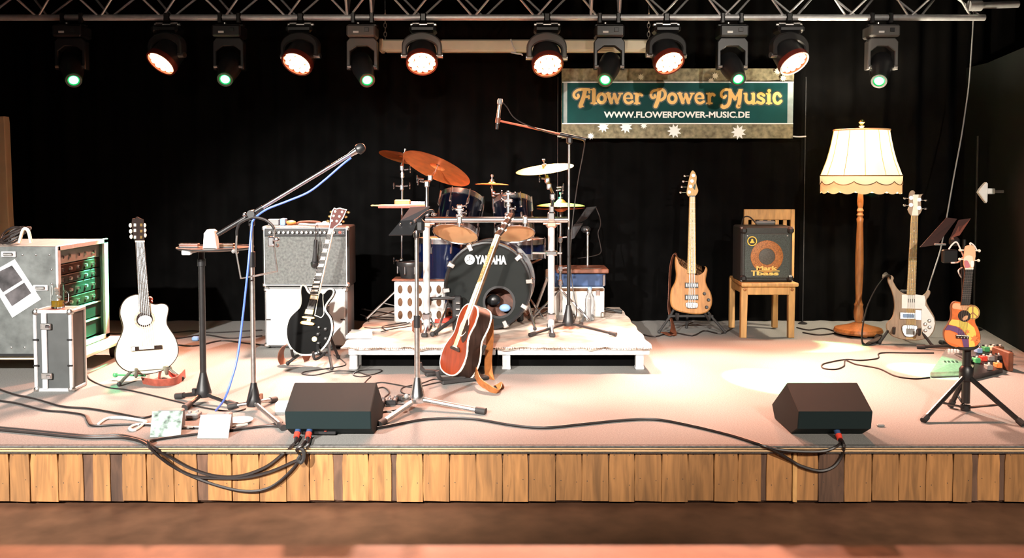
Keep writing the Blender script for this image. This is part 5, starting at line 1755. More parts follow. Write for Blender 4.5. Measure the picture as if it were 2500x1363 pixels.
# toms
k6 = 6.2 / F
tm = thing('tom_drum', 'larger dark blue rack tom tilted over the bass drum, left of centre', 'drum', at(1112, 600, 6.2))
drum(tm, at(1112, 570, 6.16), V((.15, .46, .87)), 55 * k6, .265, M['tomlac'], (M['skin'], M['skin']), 8)
tm = thing('tom_drum', 'smaller dark blue rack tom tilted over the bass drum, right of centre', 'drum', at(1256, 600, 6.2))
drum(tm, at(1256, 570, 6.16), V((-.06, .46, .87)), 49 * k6, .235, M['tomlac'], (M['skin'], M['skin']), 8)
# floor tom
Yf_ = 6.55
c = at(1082, 748, Yf_)
t = thing('floor_tom', 'large dark blue floor tom standing left behind the bass drum', 'drum', V((c.x, Yf_, RZ)))
drum(t, V((c.x, Yf_, at(1082, 742, Yf_).z)), UP, 62 * Yf_ / F, at(1082, 582, Yf_).z - at(1082, 742, Yf_).z, M['bluelac'], (M['skin'], M['skin']), 8)
for a in (200, 320, 80):
    x, y = c.x + .2 * cos(R(a)), Yf_ + .2 * sin(R(a))
    l = MB().cyl((x, y, RZ + .012), (x, y, at(1082, 660, Yf_).z), .007, n=8).build('leg', M['chrome'], t)
    MB().sph((x, y, RZ + .014), .014, 8).build('rubber_foot', M['rubber'], l)
# snare
Ys = 6.62
c = at(1276, 626, Ys)
t = thing('snare_drum', 'shallow dark blue snare drum behind the bass drum at the right', 'drum', V((c.x, Ys, RZ)))
drum(t, c, UP, .17, .125, M['bluelac'], (M['skin'], M['paper']), 8)
for a in (90, 210, 330):
    MB().cyl((c.x, Ys, RZ + .22), (c.x + .17 * cos(R(a)), Ys + .17 * sin(R(a)), RZ + .012), .008, n=8).build('stand_leg', M['chrome'], t)
    MB().cyl((c.x, Ys, c.z - .08), (c.x + .16 * cos(R(a)), Ys + .16 * sin(R(a)), c.z - .01), .007, n=8).build('basket_arm', M['chrome'], t)
MB().cyl((c.x, Ys, RZ + .2), (c.x, Ys, c.z - .07), .012, n=10).build('stand_post', M['chrome'], t)

# drum rack
Yk_ = 5.98
t = thing('drum_rack', 'chrome tube rack with two posts and a cross bar in front of the toms', 'rack', V((at(1190, 537, Yk_).x, Yk_, RZ)))
zbar = at(1200, 537, Yk_).z
xl, xr = at(1041, 600, Yk_).x, at(1346, 600, Yk_).x
MB().cyl((xl - .005, Yk_, zbar), (at(1386, 537, Yk_).x, Yk_, zbar), .0205, n=18).build('cross_bar', M['chrome'], t)
for x, py in ((xl, 792), (xr, 815)):
    MB().cyl((x, Yk_, RZ + .03), (x, Yk_, zbar - .03), .0225, n=18).build('post', M['alu'], t)
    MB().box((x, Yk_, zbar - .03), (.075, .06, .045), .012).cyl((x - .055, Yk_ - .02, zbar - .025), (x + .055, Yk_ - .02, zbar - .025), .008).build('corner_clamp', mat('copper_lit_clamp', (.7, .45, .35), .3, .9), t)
    o = MB().tube([(x, Yk_ - .16, RZ + .014), (x, Yk_, RZ + .05), (x, Yk_ + .2, RZ + .014)], .014, 10).build('foot_bar', M['chrome'], t)
    for y in (-.16, .2):
        MB().box((x, Yk_ + y, RZ + .013), (.04, .05, .024), .006).build('rubber_foot', M['rubber'], o)
    MB().box((x, Yk_, RZ + .11), (.06, .055, .05), .01).build('memory_lock', M['chrome'], t)
for px in (1122, 1282):
    b = at(px, 537, Yk_)
    MB().box(b, (.034, .056, .056), .008).cyl(b + V((0, -.02, .02)), b + V((0, -.02, -.045)), .007).build('bar_clamp', M['steel'], t)
MB().box(at(1346, 528, Yk_), (.05, .055, .06), .01).build('bar_clamp', M['chrome'], t)
MB().box(at(1346, 618, Yk_), (.08, .055, .035), .008).cyl(at(1300, 618, Yk_), at(1372, 618, Yk_), .008).build('side_clamp', M['chrome'], t)
# tom tower
for px, y0, y1 in ((1241, 466, 530), (1122, 500, 530)):
    p0, p1 = at(px, y1, Yk_ + .02), at(px, y0, Yk_ + .03)
    o = MB().cyl(p0, p1, .0125, n=12).build('tom_post', M['chrome'], t)
    for f_, w_ in ((.1, .05), (.45, .034), (.62, .06), (.9, .04)):
        p = p0.lerp(p1, f_)
        MB().box(p, (w_, .04, .022), .007).build('joint', M['chrome'], o)
    for sx, f_ in ((-1, .62), (1, .3), (1, .85)):
        p = p0.lerp(p1, f_)
        MB().cyl(p, p + V((sx * .04, -.015, .006)), .005).sph(p + V((sx * .045, -.018, .006)), .01, 8, (.7, 1, 1.4)).build('wing_nut', M['chrome'], o)


def cymbal(name, label, c, n, r, m, dome=.1, mount=None):
    t = thing(name, label, 'cymbal', c)
    fr = frame(c, n)
    d = r * dome
    pr = [(r, 0), (r * .9, d * .25), (r * .6, d * .6), (r * .3, d * .85), (r * .22, d * .95), (r * .19, d * 1.3), (r * .1, d * 1.85), (.006, d * 2.0)]
    MB(fr).lathe(pr + [(a, b - .0018) for a, b in reversed(pr)], 48, caps=False).build('bronze_plate', m, t, sharp=25)
    MB(fr).lathe([(.016, d * 2), (.016, d * 2 + .012), (.005, d * 2 + .012), (.005, d * 2 + .03), (.011, d * 2 + .032), (.011, d * 2 + .045), (0, d * 2 + .046)], 12).build('felt_and_nut', M['chrome'], t)
    MB(fr).lathe([(.005, -.06), (.005, d * 1.6), (.014, d * 1.6), (.014, d * 1.9)], 12).build('lower_felt', M['chrome'], t)
    return fr


def arm(name, label, pts, r, joints=(), wings=(), base=None):
    """chrome tube hardware with memory locks and wing nuts"""
    t = thing(name, label, 'cymbal stand', base if base is not None else pts[0])
    MB().tube(pts, r, 12).build('tube', M['chrome'], t)
    for p in joints:
        MB().box(p, (r * 3.2, r * 3.2, .045), .008).build('joint', M['chrome'], t)
    for p, s in wings:
        MB().cyl(p, p + V((s * .03, -.01, .004)), .006).sph(p + V((s * .042, -.012, .012)), .012, 8, (.6, .8, 1.4)).sph(p + V((s * .042, -.012, -.012)), .01, 8, (.6, .8, 1.2)).build('wing_nut', M['chrome'], t)
    return t


Yc1 = 6.2
c1 = at(1067, 409, Yc1)
n1 = V((.36, .33, .87)).normalized()
cymbal('crash_cymbal', 'large copper-red crash cymbal tilted showing its underside', c1 - n1 * .01, n1, 88 * Yc1 / F, M['bronze'], .07)
arm('cymbal_stand', 'chrome arm clamped on the rack carrying the large copper crash cymbal', [at(1042, 526, Yk_ + .02), at(1042, 455, Yk_ + .03), at(1050, 434, Yk_ + .08), at(1061, 422, Yc1)], .0115,
    [at(1042, 520, Yk_ + .02), at(1042, 449, Yk_ + .03), at(1050, 434, Yk_ + .07)], [(at(1036, 444, Yk_), -1), (at(1034, 438, Yk_), -1)])
c0 = at(984, 386, 6.75)
n0 = V((.2, .2, .93)).normalized()
cymbal('crash_cymbal', 'dark cymbal half hidden behind the large copper crash at the far left', c0, n0, 60 * 6.75 / F, M['bronze'], .07)
Yq = 6.6
b = rz(980, 778)
b = V((at(980, 700, Yq).x, Yq, RZ))
t = arm('cymbal_stand', 'tall chrome cymbal stand at the left side of the drum kit', [b + V((0, 0, .06)), at(981, 560, Yq), at(982, 455, Yq), at(982, 408, Yq), at(986, 384, 6.72)], .0095,
        [at(982, 500, Yq), at(981, 458, Yq), at(981, 410, Yq), at(980, 637, Yq), at(982, 428, Yq)], [(at(976, 455, Yq), -1), (at(987, 455, Yq), 1), (at(988, 415, Yq), 1), (at(976, 637, Yq), -1)], b)
for dx, dy in ((-.24, -.1), (.22, -.12), (.02, .28)):
    MB().cyl((b.x, Yq, RZ + .24), b + V((dx, dy, .012)), .009, n=8).build('leg', M['steel'], t)
    MB().cyl((b.x, Yq, RZ + .08), b + V((dx * .55, dy * .55, .12)), .005, n=6).build('strut', M['steel'], t)
Yp = 6.3
cymbal('splash_cymbal', 'small copper splash cymbal seen edge-on between the toms', at(1201, 451, Yp), V((.02, .03, 1)), 42 * Yp / F, M['bronze'], .1)
arm('cymbal_stand', 'short chrome arm under the small splash cymbal', [at(1241, 480, Yk_ + .1), at(1222, 478, Yp - .1), at(1203, 474, Yp), at(1200, 456, Yp)], .009, [at(1205, 474, Yp), at(1236, 479, Yp - .1)], [(at(1210, 474, Yp - .1), 1)])
MB().box(at(1200, 436, Yp), (.03, .03, .03), .008)
cr_ = at(1330, 413, 6.25)
nr2 = V((-.13, -.16, .97)).normalized()
cymbal('ride_cymbal', 'bright yellow-lit ride cymbal above the right end of the rack', cr_, nr2, 71 * 6.25 / F, M['brass'], .06)
arm('cymbal_stand', 'jointed chrome arm on the rack carrying the bright ride cymbal', [at(1346, 532, Yk_), at(1350, 475, Yk_ + .06), at(1340, 452, 6.15), at(1335, 430, 6.22)], .0115,
    [at(1347, 510, Yk_), at(1349, 480, Yk_ + .05), at(1340, 455, 6.12), at(1336, 440, 6.18)], [(at(1358, 465, Yk_ + .06), 1), (at(1360, 458, 6.1), 1), (at(1332, 437, 6.15), -1)])
Yh = 6.55
hc = at(1369, 503, Yh)
cymbal('hi_hat_cymbal', 'upper hi-hat cymbal lit green and white at the right of the kit', hc, UP, 59 * Yh / F, M['brass'], .15)
cymbal('hi_hat_cymbal', 'lower copper hi-hat cymbal turned up beneath its lit partner', hc - V((0, 0, .018)), V((0.02, -.02, -1)), 59 * Yh / F, M['bronze'], .08)
b = V((hc.x, Yh, RZ))
t = arm('hi_hat_stand', 'chrome hi-hat stand behind the right rack post', [b + V((0, 0, .05)), at(1368, 640, Yh), at(1369, 514, Yh), ], .0105,
        [at(1368, 655, Yh), at(1368, 690, Yh), at(1368, 585, Yh)], [(at(1374, 655, Yh), 1), (at(1374, 580, Yh), 1)], b)
MB().cyl(at(1369, 514, Yh), at(1369, 470, Yh), .0045, n=8).build('rod', M['chrome'], t)
for dx, dy in ((-.22, -.1), (.2, -.12), (.0, .26)):
    MB().cyl((b.x, Yh, RZ + .22), b + V((dx, dy, .012)), .008, n=8).build('leg', M['chrome'], t)
MB().box(b + V((0, -.16, .03)), (.07, .24, .012), .004, ).build('pedal_board', M['steel'], t)
for px, y0, y1 in ((1315, 497, 533), (1403, 505, 545)):
    pass
# stick tray
Yt_ = 6.3
z_ = at(970, 505, Yt_).z
xa, xb = at(906, 505, Yt_).x, at(1040, 505, Yt_).x
t = thing('percussion_tray', 'narrow reddish tray fixed to the rack at the left of the kit', 'tray', ((xa + xb) / 2, Yt_, z_))
MB().box(((xa + xb) / 2 + .03, Yt_, z_ - .004), (xb - xa - .06, .15, .008), .002).box(((xa + xb) / 2 + .03, Yt_ - .074, z_ + .003), (xb - xa - .06, .006, .016), .002).build('board', M['redleather'], t)
MB().cyl((xb - .02, Yt_ - .05, z_ - .006), (xb + .03, Yk_ + .03, z_ - .02), .008).build('bracket', M['chrome'], t)
for i in range(2):
    s = MB().lathe([(1e-4, 0), (.006, .002), (.007, .01), (.0075, .3), (.004, .38), (.006, .392), (1e-4, .4)], 10, frame((xa + .4, Yt_ - .03 + .03 * i, z_ + .0085), (-1, .04 * i, .0)))
    solo(s, 'drumstick', M['maple'], 'pale drumstick jutting out at the left end of the tray, %s of the pair' % ('nearer' if i == 0 else 'farther'), 'drumstick')
w0, w1 = at(962, 497, Yt_).x, at(1000, 497, Yt_).x
b = MB().box(((w0 + w1) / 2, Yt_ + .04, z_ + .0245), (w1 - w0, .05, .048), .006)
solo(b, 'wood_block', M['oak'], 'golden wood block standing on the drum tray', 'percussion')
b = MB().cyl((at(1002, 497, Yt_).x, Yt_ + .04, z_ + .0185), (at(1036, 497, Yt_).x, Yt_ + .04, z_ + .0185), .018, n=14)
solo(b, 'shaker', M['bluebox'], 'pale tube shaker lying beside the wood block on the drum tray', 'shaker')

# white pierced crate behind the floor tom
Yw = 6.35
x0, x1, za, zb2 = facebox(962, 1086, 686, 782, Yw)
za = RZ + .001
t = thing('perforated_crate', 'white plastic crate with oval holes standing left of the bass drum', 'crate', ((x0 + x1) / 2, Yw + .1, za))
cx = (x0 + x1) / 2
MB().box((cx, Yw + .09, (za + zb2) / 2), (x1 - x0, .17, zb2 - za), .012).build('body', M['white'], t)
MB().box((cx, Yw + .09, zb2 + .004), (x1 - x0 + .03, .2, .012), .004).build('lid', M['leather'], t)
hm = M['rosebd']
FW = Tm(0, Yw + .004, 0) @ Rm(90, 'X')
for i in range(5):
    for j in range(3):
        x = x0 + (x1 - x0) * (.12 + .19 * i)
        z = za + (zb2 - za) * (.2 + .3 * j)
        MB(FW).ring(circ(x, z, .017, 16, .03), .004, .0, .004).prism(circ(x, z, .013, 14, .026), 0, .0012).build('oval_hole', hm, t)
# small hand drums on it
b = at(1004, 683, Yw + .12)
t = thing('hand_drum', 'small dark hand drum with chrome lugs on the white pierced crate', 'drum', V((b.x, b.y, zb2 + .011)))
MB(Tm(b.x, b.y, zb2 + .0105)).lathe([(.075, 0), (.1, .09), (.098, .11)], 24).build('shell', M['blackpl'], t)
MB(Tm(b.x, b.y, zb2 + .0105)).lathe([(.103, .085), (.106, .1), (.103, .115), (.09, .116)], 24, caps=False).build('rim', M['black'], t)
for a in (200, 250, 290, 340):
    MB(Tm(b.x, b.y, zb2 + .06)).box((.1 * cos(R(a)), .1 * sin(R(a)), .01), (.014, .014, .06), .005).build('lug', M['chrome'], t)
# black pedal and hardware left of the bass drum
Yx = 6.02
pd = rz(1100, 800)
t = thing('kick_pedal', 'black pedal assembly with a long rod at the left foot of the bass drum', 'pedal', V((at(1095, 760, Yx).x, Yx, RZ)))
MB().cyl(at(1036, 730, Yx), at(1110, 728, Yx), .011, n=10).build('rod', M['black'], t)
MB().box((at(1115, 760, Yx).x, Yx + .02, (at(1115, 725, Yx).z + RZ) / 2 + .006), (.06, .05, at(1115, 725, Yx).z - RZ), .008).build('frame', M['blackpl'], t)
for y in (740, 755, 770):
    MB().box(at(1118, y, Yx - .015), (.03, .02, .012), .003).build('clip', M['steel'], t)
MB().cyl(at(1110, 778, Yx - .02), rz(1056, 822) + V((0, 0, .014)), .0125, n=10).sph(rz(1056, 822) + V((0, 0, .016)), .018, 10).build('foot_bar', M['rubber'], t)
MB().cyl(at(1052, 735, Yx - .01), at(1078, 722, Yx), .005).cyl(at(1040, 750, Yx), at(1062, 800, Yx - .04), .005).build('lever', M['black'], t)
b = rz(1018, 812)
q = MB().box(b + V((0, 0, .045)), (.062, .05, .088), .012)
solo(q, 'pedal_block', M['leather'], 'dark brown block standing on the rug behind the steel music stand post', 'block')
q = MB().box(rz(1080, 790) + V((.02, .05, .02)), (.16, .1, .035), .006, )
solo(q, 'folded_cloth', M['red'], 'reddish folded cloth heaped left of the bass drum foot', 'cloth')

# cases on the riser at the right
Ye = 6.62
x0, x1, za, zb2 = facebox(1342, 1476, 702, 756, Ye)
za = RZ + .001
t = thing('white_case', 'white hard case on the rug carrying the dark blue one', 'case', ((x0 + x1) / 2, Ye + .15, za))
MB().box(((x0 + x1) / 2, Ye + .15, (za + zb2) / 2), (x1 - x0, .28, zb2 - za), .01).build('body', M['white'], t)
MB().box(((x0 + x1) / 2, Ye + .008, zb2 - .018), (x1 - x0 - .01, .012, .022), .003).build('brown_rim', M['rosebd'], t)
for f_ in (.72, .88):
    MB().box((x0 + (x1 - x0) * f_, Ye + .004, zb2 - .04), (.03, .012, .045), .004).build('latch', M['chrome'], t)
for sx in (x0 + .014, x1 - .014):
    MB().box((sx, Ye + .014, za + .02), (.03, .03, .04), .008).build('corner', M['steel'], t)
zc2 = at(1410, 668, Ye).z
t = thing('blue_case', 'dark blue case lying on the white hard case right of the drums', 'case', ((x0 + x1) / 2, Ye + .15, zb2))
MB().box(((x0 + x1) / 2 + .01, Ye + .15, (zb2 + zc2) / 2 + .0005), (x1 - x0, .27, zc2 - zb2 - .001), .012).build('body', M['blue'], t)
MB().box((x1 - .004, Ye + .02, (zb2 + zc2) / 2), (.02, .02, zc2 - zb2 - .02), .004).build('edge_strip', M['chrome'], t)
zd = at(1410, 657, Ye).z
t = thing('keyboard_lid', 'thin reddish black lid lying on top of the dark blue case', 'lid', ((x0 + x1) / 2, Ye + .15, zc2))
MB().box(((x0 + x1) / 2 + .04, Ye + .14, (zc2 + zd) / 2 + .001), (x1 - x0 - .02, .3, zd - zc2), .006).build('panel', M['leather'], t)
MB().box(((x0 + x1) / 2 + .1, Ye + .0, zd - .0), (.16, .008, .008), .002).build('bright_edge', M['chrome'], t)
bt_ = at(1440, 712, Ye - .13)
t = thing('water_bottle', 'clear plastic water bottle standing before the dark blue case', 'bottle', V((bt_.x, Ye - .13, RZ)))
gl = mat('clear_plastic', (.85, .9, .95), .08, trans=.9)
MB(Tm(bt_.x, Ye - .13, RZ + .001)).lathe([(.03, 0), (.034, .01), (.032, .06), (.035, .075), (.032, .09), (.035, .11), (.034, .15), (.03, .175), (.014, .2), (.013, .225)], 20).build('body', gl, t)
MB(Tm(bt_.x, Ye - .13, RZ + .226)).lathe([(.016, 0), (.016, .018), (0, .018)], 14).build('cap', M['bluebox'], t)

# tall overhead boom stand on the riser
c = rz(1388, 806)
Yo = c.y
t = thing('overhead_microphone_stand', 'tall black boom stand on the drum platform reaching up to the banner', 'stand', c)
tripod(t, c, RZ + .06, [up(rz(1294, 823)), up(rz(1503, 822)), up(rz(1400, 775))], M['black'], .11, .0095, hr=.034)
MB().cyl((c.x, Yo, RZ + .05), (c.x, Yo, at(1388, 560, Yo).z), .012, n=12).build('lower_tube', M['black'], t)
MB().cyl((c.x, Yo, at(1388, 570, Yo).z), (c.x, Yo, at(1388, 345, Yo).z), .008, n=12).build('upper_tube', M['steel'], t)
MB().box(at(1390, 342, Yo), (.04, .05, .06), .012).build('swivel', M['blackpl'], t)
b0, b1 = at(1430, 341, Yo), at(1219, 295, Yo)
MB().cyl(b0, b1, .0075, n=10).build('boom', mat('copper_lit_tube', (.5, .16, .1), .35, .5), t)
MB().cyl(b0, b0.lerp(b1, .3), .012, n=12).build('boom_grip', M['blackpl'], t)
t = thing('microphone', 'slim condenser microphone pointing up at the tip of the overhead boom', 'microphone', b1)
p0, p1 = at(1213, 316, Yo - .02), at(1221, 246, Yo - .02)
MB().cyl(p0, p0.lerp(p1, .25), .01, .012).build('plug', M['blackpl'], t)
MB().cyl(p0.lerp(p1, .2), p0.lerp(p1, .85), .0125, n=14).build('body', M['steel'], t)
MB().cyl(p0.lerp(p1, .22), p0.lerp(p1, .4), .0165, n=14).build('clip', M['leather'], t)
MB(frame(p0.lerp(p1, .85), p1 - p0)).lathe([(.0125, 0), (.018, .006), (.019, .03), (.013, .042), (0, .044)], 14).build('mesh_head', M['grey'], t)
r_ = MB().tube(csp([at(1223, 246, Yo - .02), at(1238, 262, Yo - .01), at(1252, 284, Yo - .01), at(1275, 300, Yo - .02), at(1320, 318, Yo - .02), at(1380, 334, Yo - .03), at(1424, 342, Yo - .02), at(1424, 372, Yo), at(1413, 430, Yo + .02), at(1404, 490, Yo + .05),
                    at(1396, 560, Yo + .05), at(1392, 640, Yo + .03), at(1398, 700, Yo + .02), at(1408, 760, Yo), rz(1400, 790) + V((0, 0, .006))], 5), .0042, 6)
solo(r_, 'cable', M['cable'], 'thin cable looping from the overhead boom down its black stand', 'cable')
# short stand with plate
c = rz(1434, 762)
Yz = c.y
t = thing('music_stand', 'short black stand with two dark tilted plates right of the hi-hat', 'music stand', c)
tripod(t, c, RZ + .06, [up(rz(1517, 766)), up(rz(1418, 800)), up(rz(1380, 756))], M['black'], .1, .01)
MB().cyl((c.x, Yz, RZ + .05), (c.x, Yz, at(1433, 566, Yz).z), .009, n=10).build('post', M['steel'], t)
MB().lathe([(.014, 0), (.016, .02), (.012, .035)], 12, Tm(c.x, Yz, at(1433, 574, Yz).z)).build('collar', M['chrome'], t)
MB().box(at(1430, 560, Yz), (.07, .05, .05), .016).build('tilt_head', M['blackpl'], t)
MB().sph(at(1433, 561, Yz - .035), .012, 10).build('screw', M['chrome'], t)
plate(t, [(1432, 507), (1456, 505), (1432, 535), (1404, 548)], .007, M['dkplate'], 'upper_plate', [Yz + .1, Yz + .12, Yz, Yz])
plate(t, [(1402, 548), (1424, 545), (1402, 582), (1384, 590)], .007, M['dkplate'], 'lower_plate', [Yz, Yz, Yz - .06, Yz - .06])
r_ = MB().tube(csp([at(1455, 507, Yz + .1), at(1464, 530, Yz + .08), at(1466, 550, Yz + .06), at(1460, 570, Yz + .05), at(1466, 600, Yz + .05), at(1466, 618, Yz + .04), at(1445, 626, Yz + .02), at(1410, 631, Yz)], 6), .004, 6)
solo(r_, 'cable', M['cable'], 'thin lead bowing out from the short stand right of the hi-hat', 'cable')
# straight diagonal silver leg tubes seen right of the bass drum
t = thing('stool_legs', 'slanting grey tube leg of the drum stool right of the bass drum', 'stool', rz(1304, 790))
MB().cyl(rz(1302, 782) + V((0, .1, .012)), at(1336, 680, 6.5), .011, n=10).build('leg', M['steel'], t)
MB().cyl(at(1336, 680, 6.5), at(1336, 660, 6.55), .016).build('leg_joint', M['steel'], t)
MB().box(rz(1270, 786) + V((0, .05, .03)), (.05, .08, .06), .01).build('foot', M['rubber'], t)
# ================================================================ LEFT: RACK CASE AND SMALL CASES
Yr0, Yr1 = 5.32, 5.98
xR = at(139, 700, Yr0).x
xL = xR - 1.05
za = at(70, 869, Yr0).z
zb2 = at(70, 602, Yr0).z
t = thing('rack_case', 'large grey aluminium rack case on castors at the far left edge', 'flight case', (xR - .5, (Yr0 + Yr1) / 2, ST))
M['case'] = mat('worn_grey_laminate', (.12, .13, .126), .5, .3, var=.3, vs=14, bump=.1, bs=60)
tw = .02
MB().box(((xL + xR) / 2, Yr0 + .01, (za + zb2) / 2), (xR - xL, tw, zb2 - za), .003).build('front_panel', M['case'], t)
MB().box(((xL + xR) / 2, Yr1 - .01, (za + zb2) / 2), (xR - xL, tw, zb2 - za), .003).build('back_panel', M['case'], t)
MB().box(((xL + xR) / 2, (Yr0 + Yr1) / 2, zb2 - .01), (xR - xL, Yr1 - Yr0 - .04, tw), .003).build('top_panel', M['case'], t)
MB().box(((xL + xR) / 2, (Yr0 + Yr1) / 2, za + .01), (xR - xL, Yr1 - Yr0 - .04, tw), .003).build('bottom_panel', M['case'], t)
MB().box(((xL + xR) / 2 + .0, Yr0 - .002, za + .006), (xR - xL, .012, .014), .002).build('bottom_trim', M['blackpl'], t)
for y in (Yr0 + .012, Yr1 - .03):
    MB().box((xR + .004, y, (za + zb2) / 2), (.016, .034 if y < 5.5 else .06, zb2 - za + .004), .003).build('edge_profile', M['alu'], t)
for z in (zb2 - .012, za + .012):
    MB().box((xR + .004, (Yr0 + Yr1) / 2, z), (.016, Yr1 - Yr0, .03), .003).build('edge_profile', M['alu'], t)
rv = MB()
for i in range(7):
    for z in (zb2 - .05, za + .05):
        rv.sph((xR - .04 - i * .08, Yr0 - .001, z), .006, 8, (1, .4, 1))
for j in range(6):
    rv.sph((xR - .03, Yr0 - .001, za + .09 + j * .085), .007, 8, (1, .4, 1))
rv.build('rivets', M['steel'], t)['kind'] = 'stuff'
for x, z in ((at(22, 621, Yr0).x, at(22, 621, Yr0).z), (at(100, 703, Yr0).x, at(100, 703, Yr0).z)):
    o = MB().box((x, Yr0 - .004, z), (.09, .01, .035), .004).build('latch_plate', M['alu'], t)
    MB().box((x, Yr0 - .012, z), (.06, .012, .02), .005).build('latch', M['steel'], o)
# rack gear
zi0, zi1 = za + .03, zb2 - .03
un = [(.0, .15, M['grey'], 'rack_unit'), (.15, .26, M['rosewood'], 'rack_unit'), (.26, .36, M['blackpl'], 'rack_unit'), (.36, .5, M['blackpl'], 'rack_unit'), (.5, .62, M['rosewood'], 'rack_unit'),
      (.62, .8, M['blackpl'], 'drawer'), (.8, 1., M['blackpl'], 'drawer')]
for a, b, m, nm in un:
    z1, z0 = zi1 - (zi1 - zi0) * a - .003, zi1 - (zi1 - zi0) * b + .003
    o = MB().box((xR - .16, (Yr0 + Yr1) / 2, (z0 + z1) / 2), (.26, Yr1 - Yr0 - .07, z1 - z0), .004).build(nm, m, t)
    if nm == 'drawer':
        MB().box((xR - .024, (Yr0 + Yr1) / 2, z1 - .008), (.01, Yr1 - Yr0 - .1, .01), .003).build('pull_rail', M['alu'], o)
    else:
        for j in range(5):
            MB(frame((xR - .03, Yr0 + .12 + j * .1, (z0 + z1) / 2), (1, 0, 0))).lathe([(.012, 0), (.01, .014), (0, .015)], 10).build('knob', M['grey'] if j % 2 else M['chrome'], o)
bz = za - .02
MB().box(((xL + xR) / 2 + .05, (Yr0 + Yr1) / 2 + .05, bz), (xR - xL + .16, Yr1 - Yr0 + .02, .026), .006).build('dolly_board', M['cream'], t)
for x, y in ((xR + .06, Yr1 - .04), (xR - .1, Yr0 + .12), (xL + .1, Yr0 + .1), (xL + .1, Yr1 - .1)):
    r = (bz - .013 - ST) / 2 * .86
    o = MB().cyl((x - .018, y, ST + r), (x + .018, y, ST + r), r, n=20).build('caster_wheel', M['rubber'], t)
    MB().box((x, y, bz - .02), (.06, .07, .014), .003).box((x - .024, y, ST + r * 1.4), (.006, .05, r * 1.5), .002).box((x + .024, y, ST + r * 1.4), (.006, .05, r * 1.5), .002).build('caster_fork', M['green'], o)
# sheet taped to the case
c = at(40, 705, Yr0 - .004)
t = thing('photo_sheet', 'white sheet with two dark pictures stuck askew on the rack case', 'sheet', c)
q = [at(x, y, Yr0 - .003) for x, y in ((-32, 672), (36, 633), (100, 731), (30, 776))]
kk = Yr0 / F


def sheet(qs, y, m, nm, th=.0015):
    return MB().add([V((p.x, y, p.z)) for p in qs] + [V((p.x, y - th, p.z)) for p in qs], [(0, 1, 2, 3), (7, 6, 5, 4), (0, 4, 5, 1), (1, 5, 6, 2), (2, 6, 7, 3), (3, 7, 4, 0)]).build(nm, m, t)


sheet(q, Yr0 - .0015, M['paper'], 'paper')
pm_ = mat('dark_photo_print', (.06, .055, .058), .4, var=.9, vs=11)
sheet([at(x, y, Yr0) for x, y in ((-20, 672), (30, 648), (56, 684), (8, 714))], Yr0 - .003, pm_, 'picture', .0008)
sheet([at(x, y, Yr0) for x, y in ((12, 720), (60, 690), (77, 716), (30, 748))], Yr0 - .003, pm_, 'picture', .0008)
# cable bundle on the case
b = at(42, 590, 5.5)
t = thing('cable_coil', 'black cable tangle with a pale clip lying on top of the rack case', 'cable', V((b.x, 5.5, zb2)))
random.seed(5)
mb = MB()
for i in range(4):
    rr = .06 + .012 * i
    mb.tube([V((b.x - .03 + rr * cos(a), 5.5 + .05 * sin(a) + .01 * i, zb2 + .055 + .048 * sin(a + i * .6))) for a in [2 * pi * j / 20 for j in range(20)]], .006, 6, True)
mb.build('coil', M['cable'], t)
MB().tube(csp([V((b.x + .03, 5.47, zb2 + .012)), V((b.x + .06, 5.46, zb2 + .09)), V((b.x + .09, 5.46, zb2 + .085)), V((b.x + .1, 5.47, zb2 + .012))], 5), .01, 8).build('pale_clip', M['cream'], t)

# slim upright flight case
Yv = gd(128, 957).y
x0, x1 = at(82, 860, Yv).x, at(176, 860, Yv).x
zv = at(128, 758, Yv).z
cx, cw, dp = (x0 + x1) / 2, x1 - x0, .17
t = thing('upright_case', 'slim black case with aluminium edges standing before the rack case', 'flight case', (cx, Yv + dp / 2, ST))
hh = zv - ST
MB().box((cx, Yv + dp / 2, ST + hh / 2), (cw - .012, dp - .012, hh - .012), .003).build('body', mat('dark_grey_laminate', (.055, .06, .06), .5, var=.15), t)
for x in (x0 + .009, x1 - .009):
    for y in (Yv + .009, Yv + dp - .009):
        MB().box((x, y, ST + hh / 2), (.02, .02, hh), .004).build('edge_profile', M['alu'], t)
for z in (ST + .009, zv - .009):
    for y in (Yv + .009, Yv + dp - .009):
        MB().box((cx, y, z), (cw - .02, .02, .019), .004).build('edge_profile', M['alu'], t)
    for x in (x0 + .009, x1 - .009):
        MB().box((x, Yv + dp / 2, z), (.02, dp - .02, .019), .004).build('edge_profile', M['alu'], t)
MB().box((cx, Yv + dp / 2, zv - .002), (cw - .03, dp - .03, .006), .002).build('red_lid', M['redleather'], t)
sx = at(109, 860, Yv).x
MB().box((sx, Yv + .001, ST + hh / 2), (.03, .012, hh - .03), .003).build('closing_profile', M['alu'], t)
for yy_ in (797, 918):
    z = at(109, yy_, Yv).z
    o = MB().box((sx + .012, Yv - .006, z), (.06, .012, .036), .004).build('latch', M['steel'], t)
    MB().box((sx + .025, Yv - .014, z), (.025, .01, .02), .004).build('latch_lever', M['chrome'], o)
for x in (x0 + .012, x1 - .012):
    for z in (zv - .012, ST + .012):
        MB().sph((x, Yv + .012, z), .021, 10).build('ball_corner', M['steel'], t)
    for yy_ in (830, 893):
        MB().box((x, Yv - .001, at(109, yy_, Yv).z), (.03, .008, .01), .002).build('hinge_clip', M['blackpl'], t)
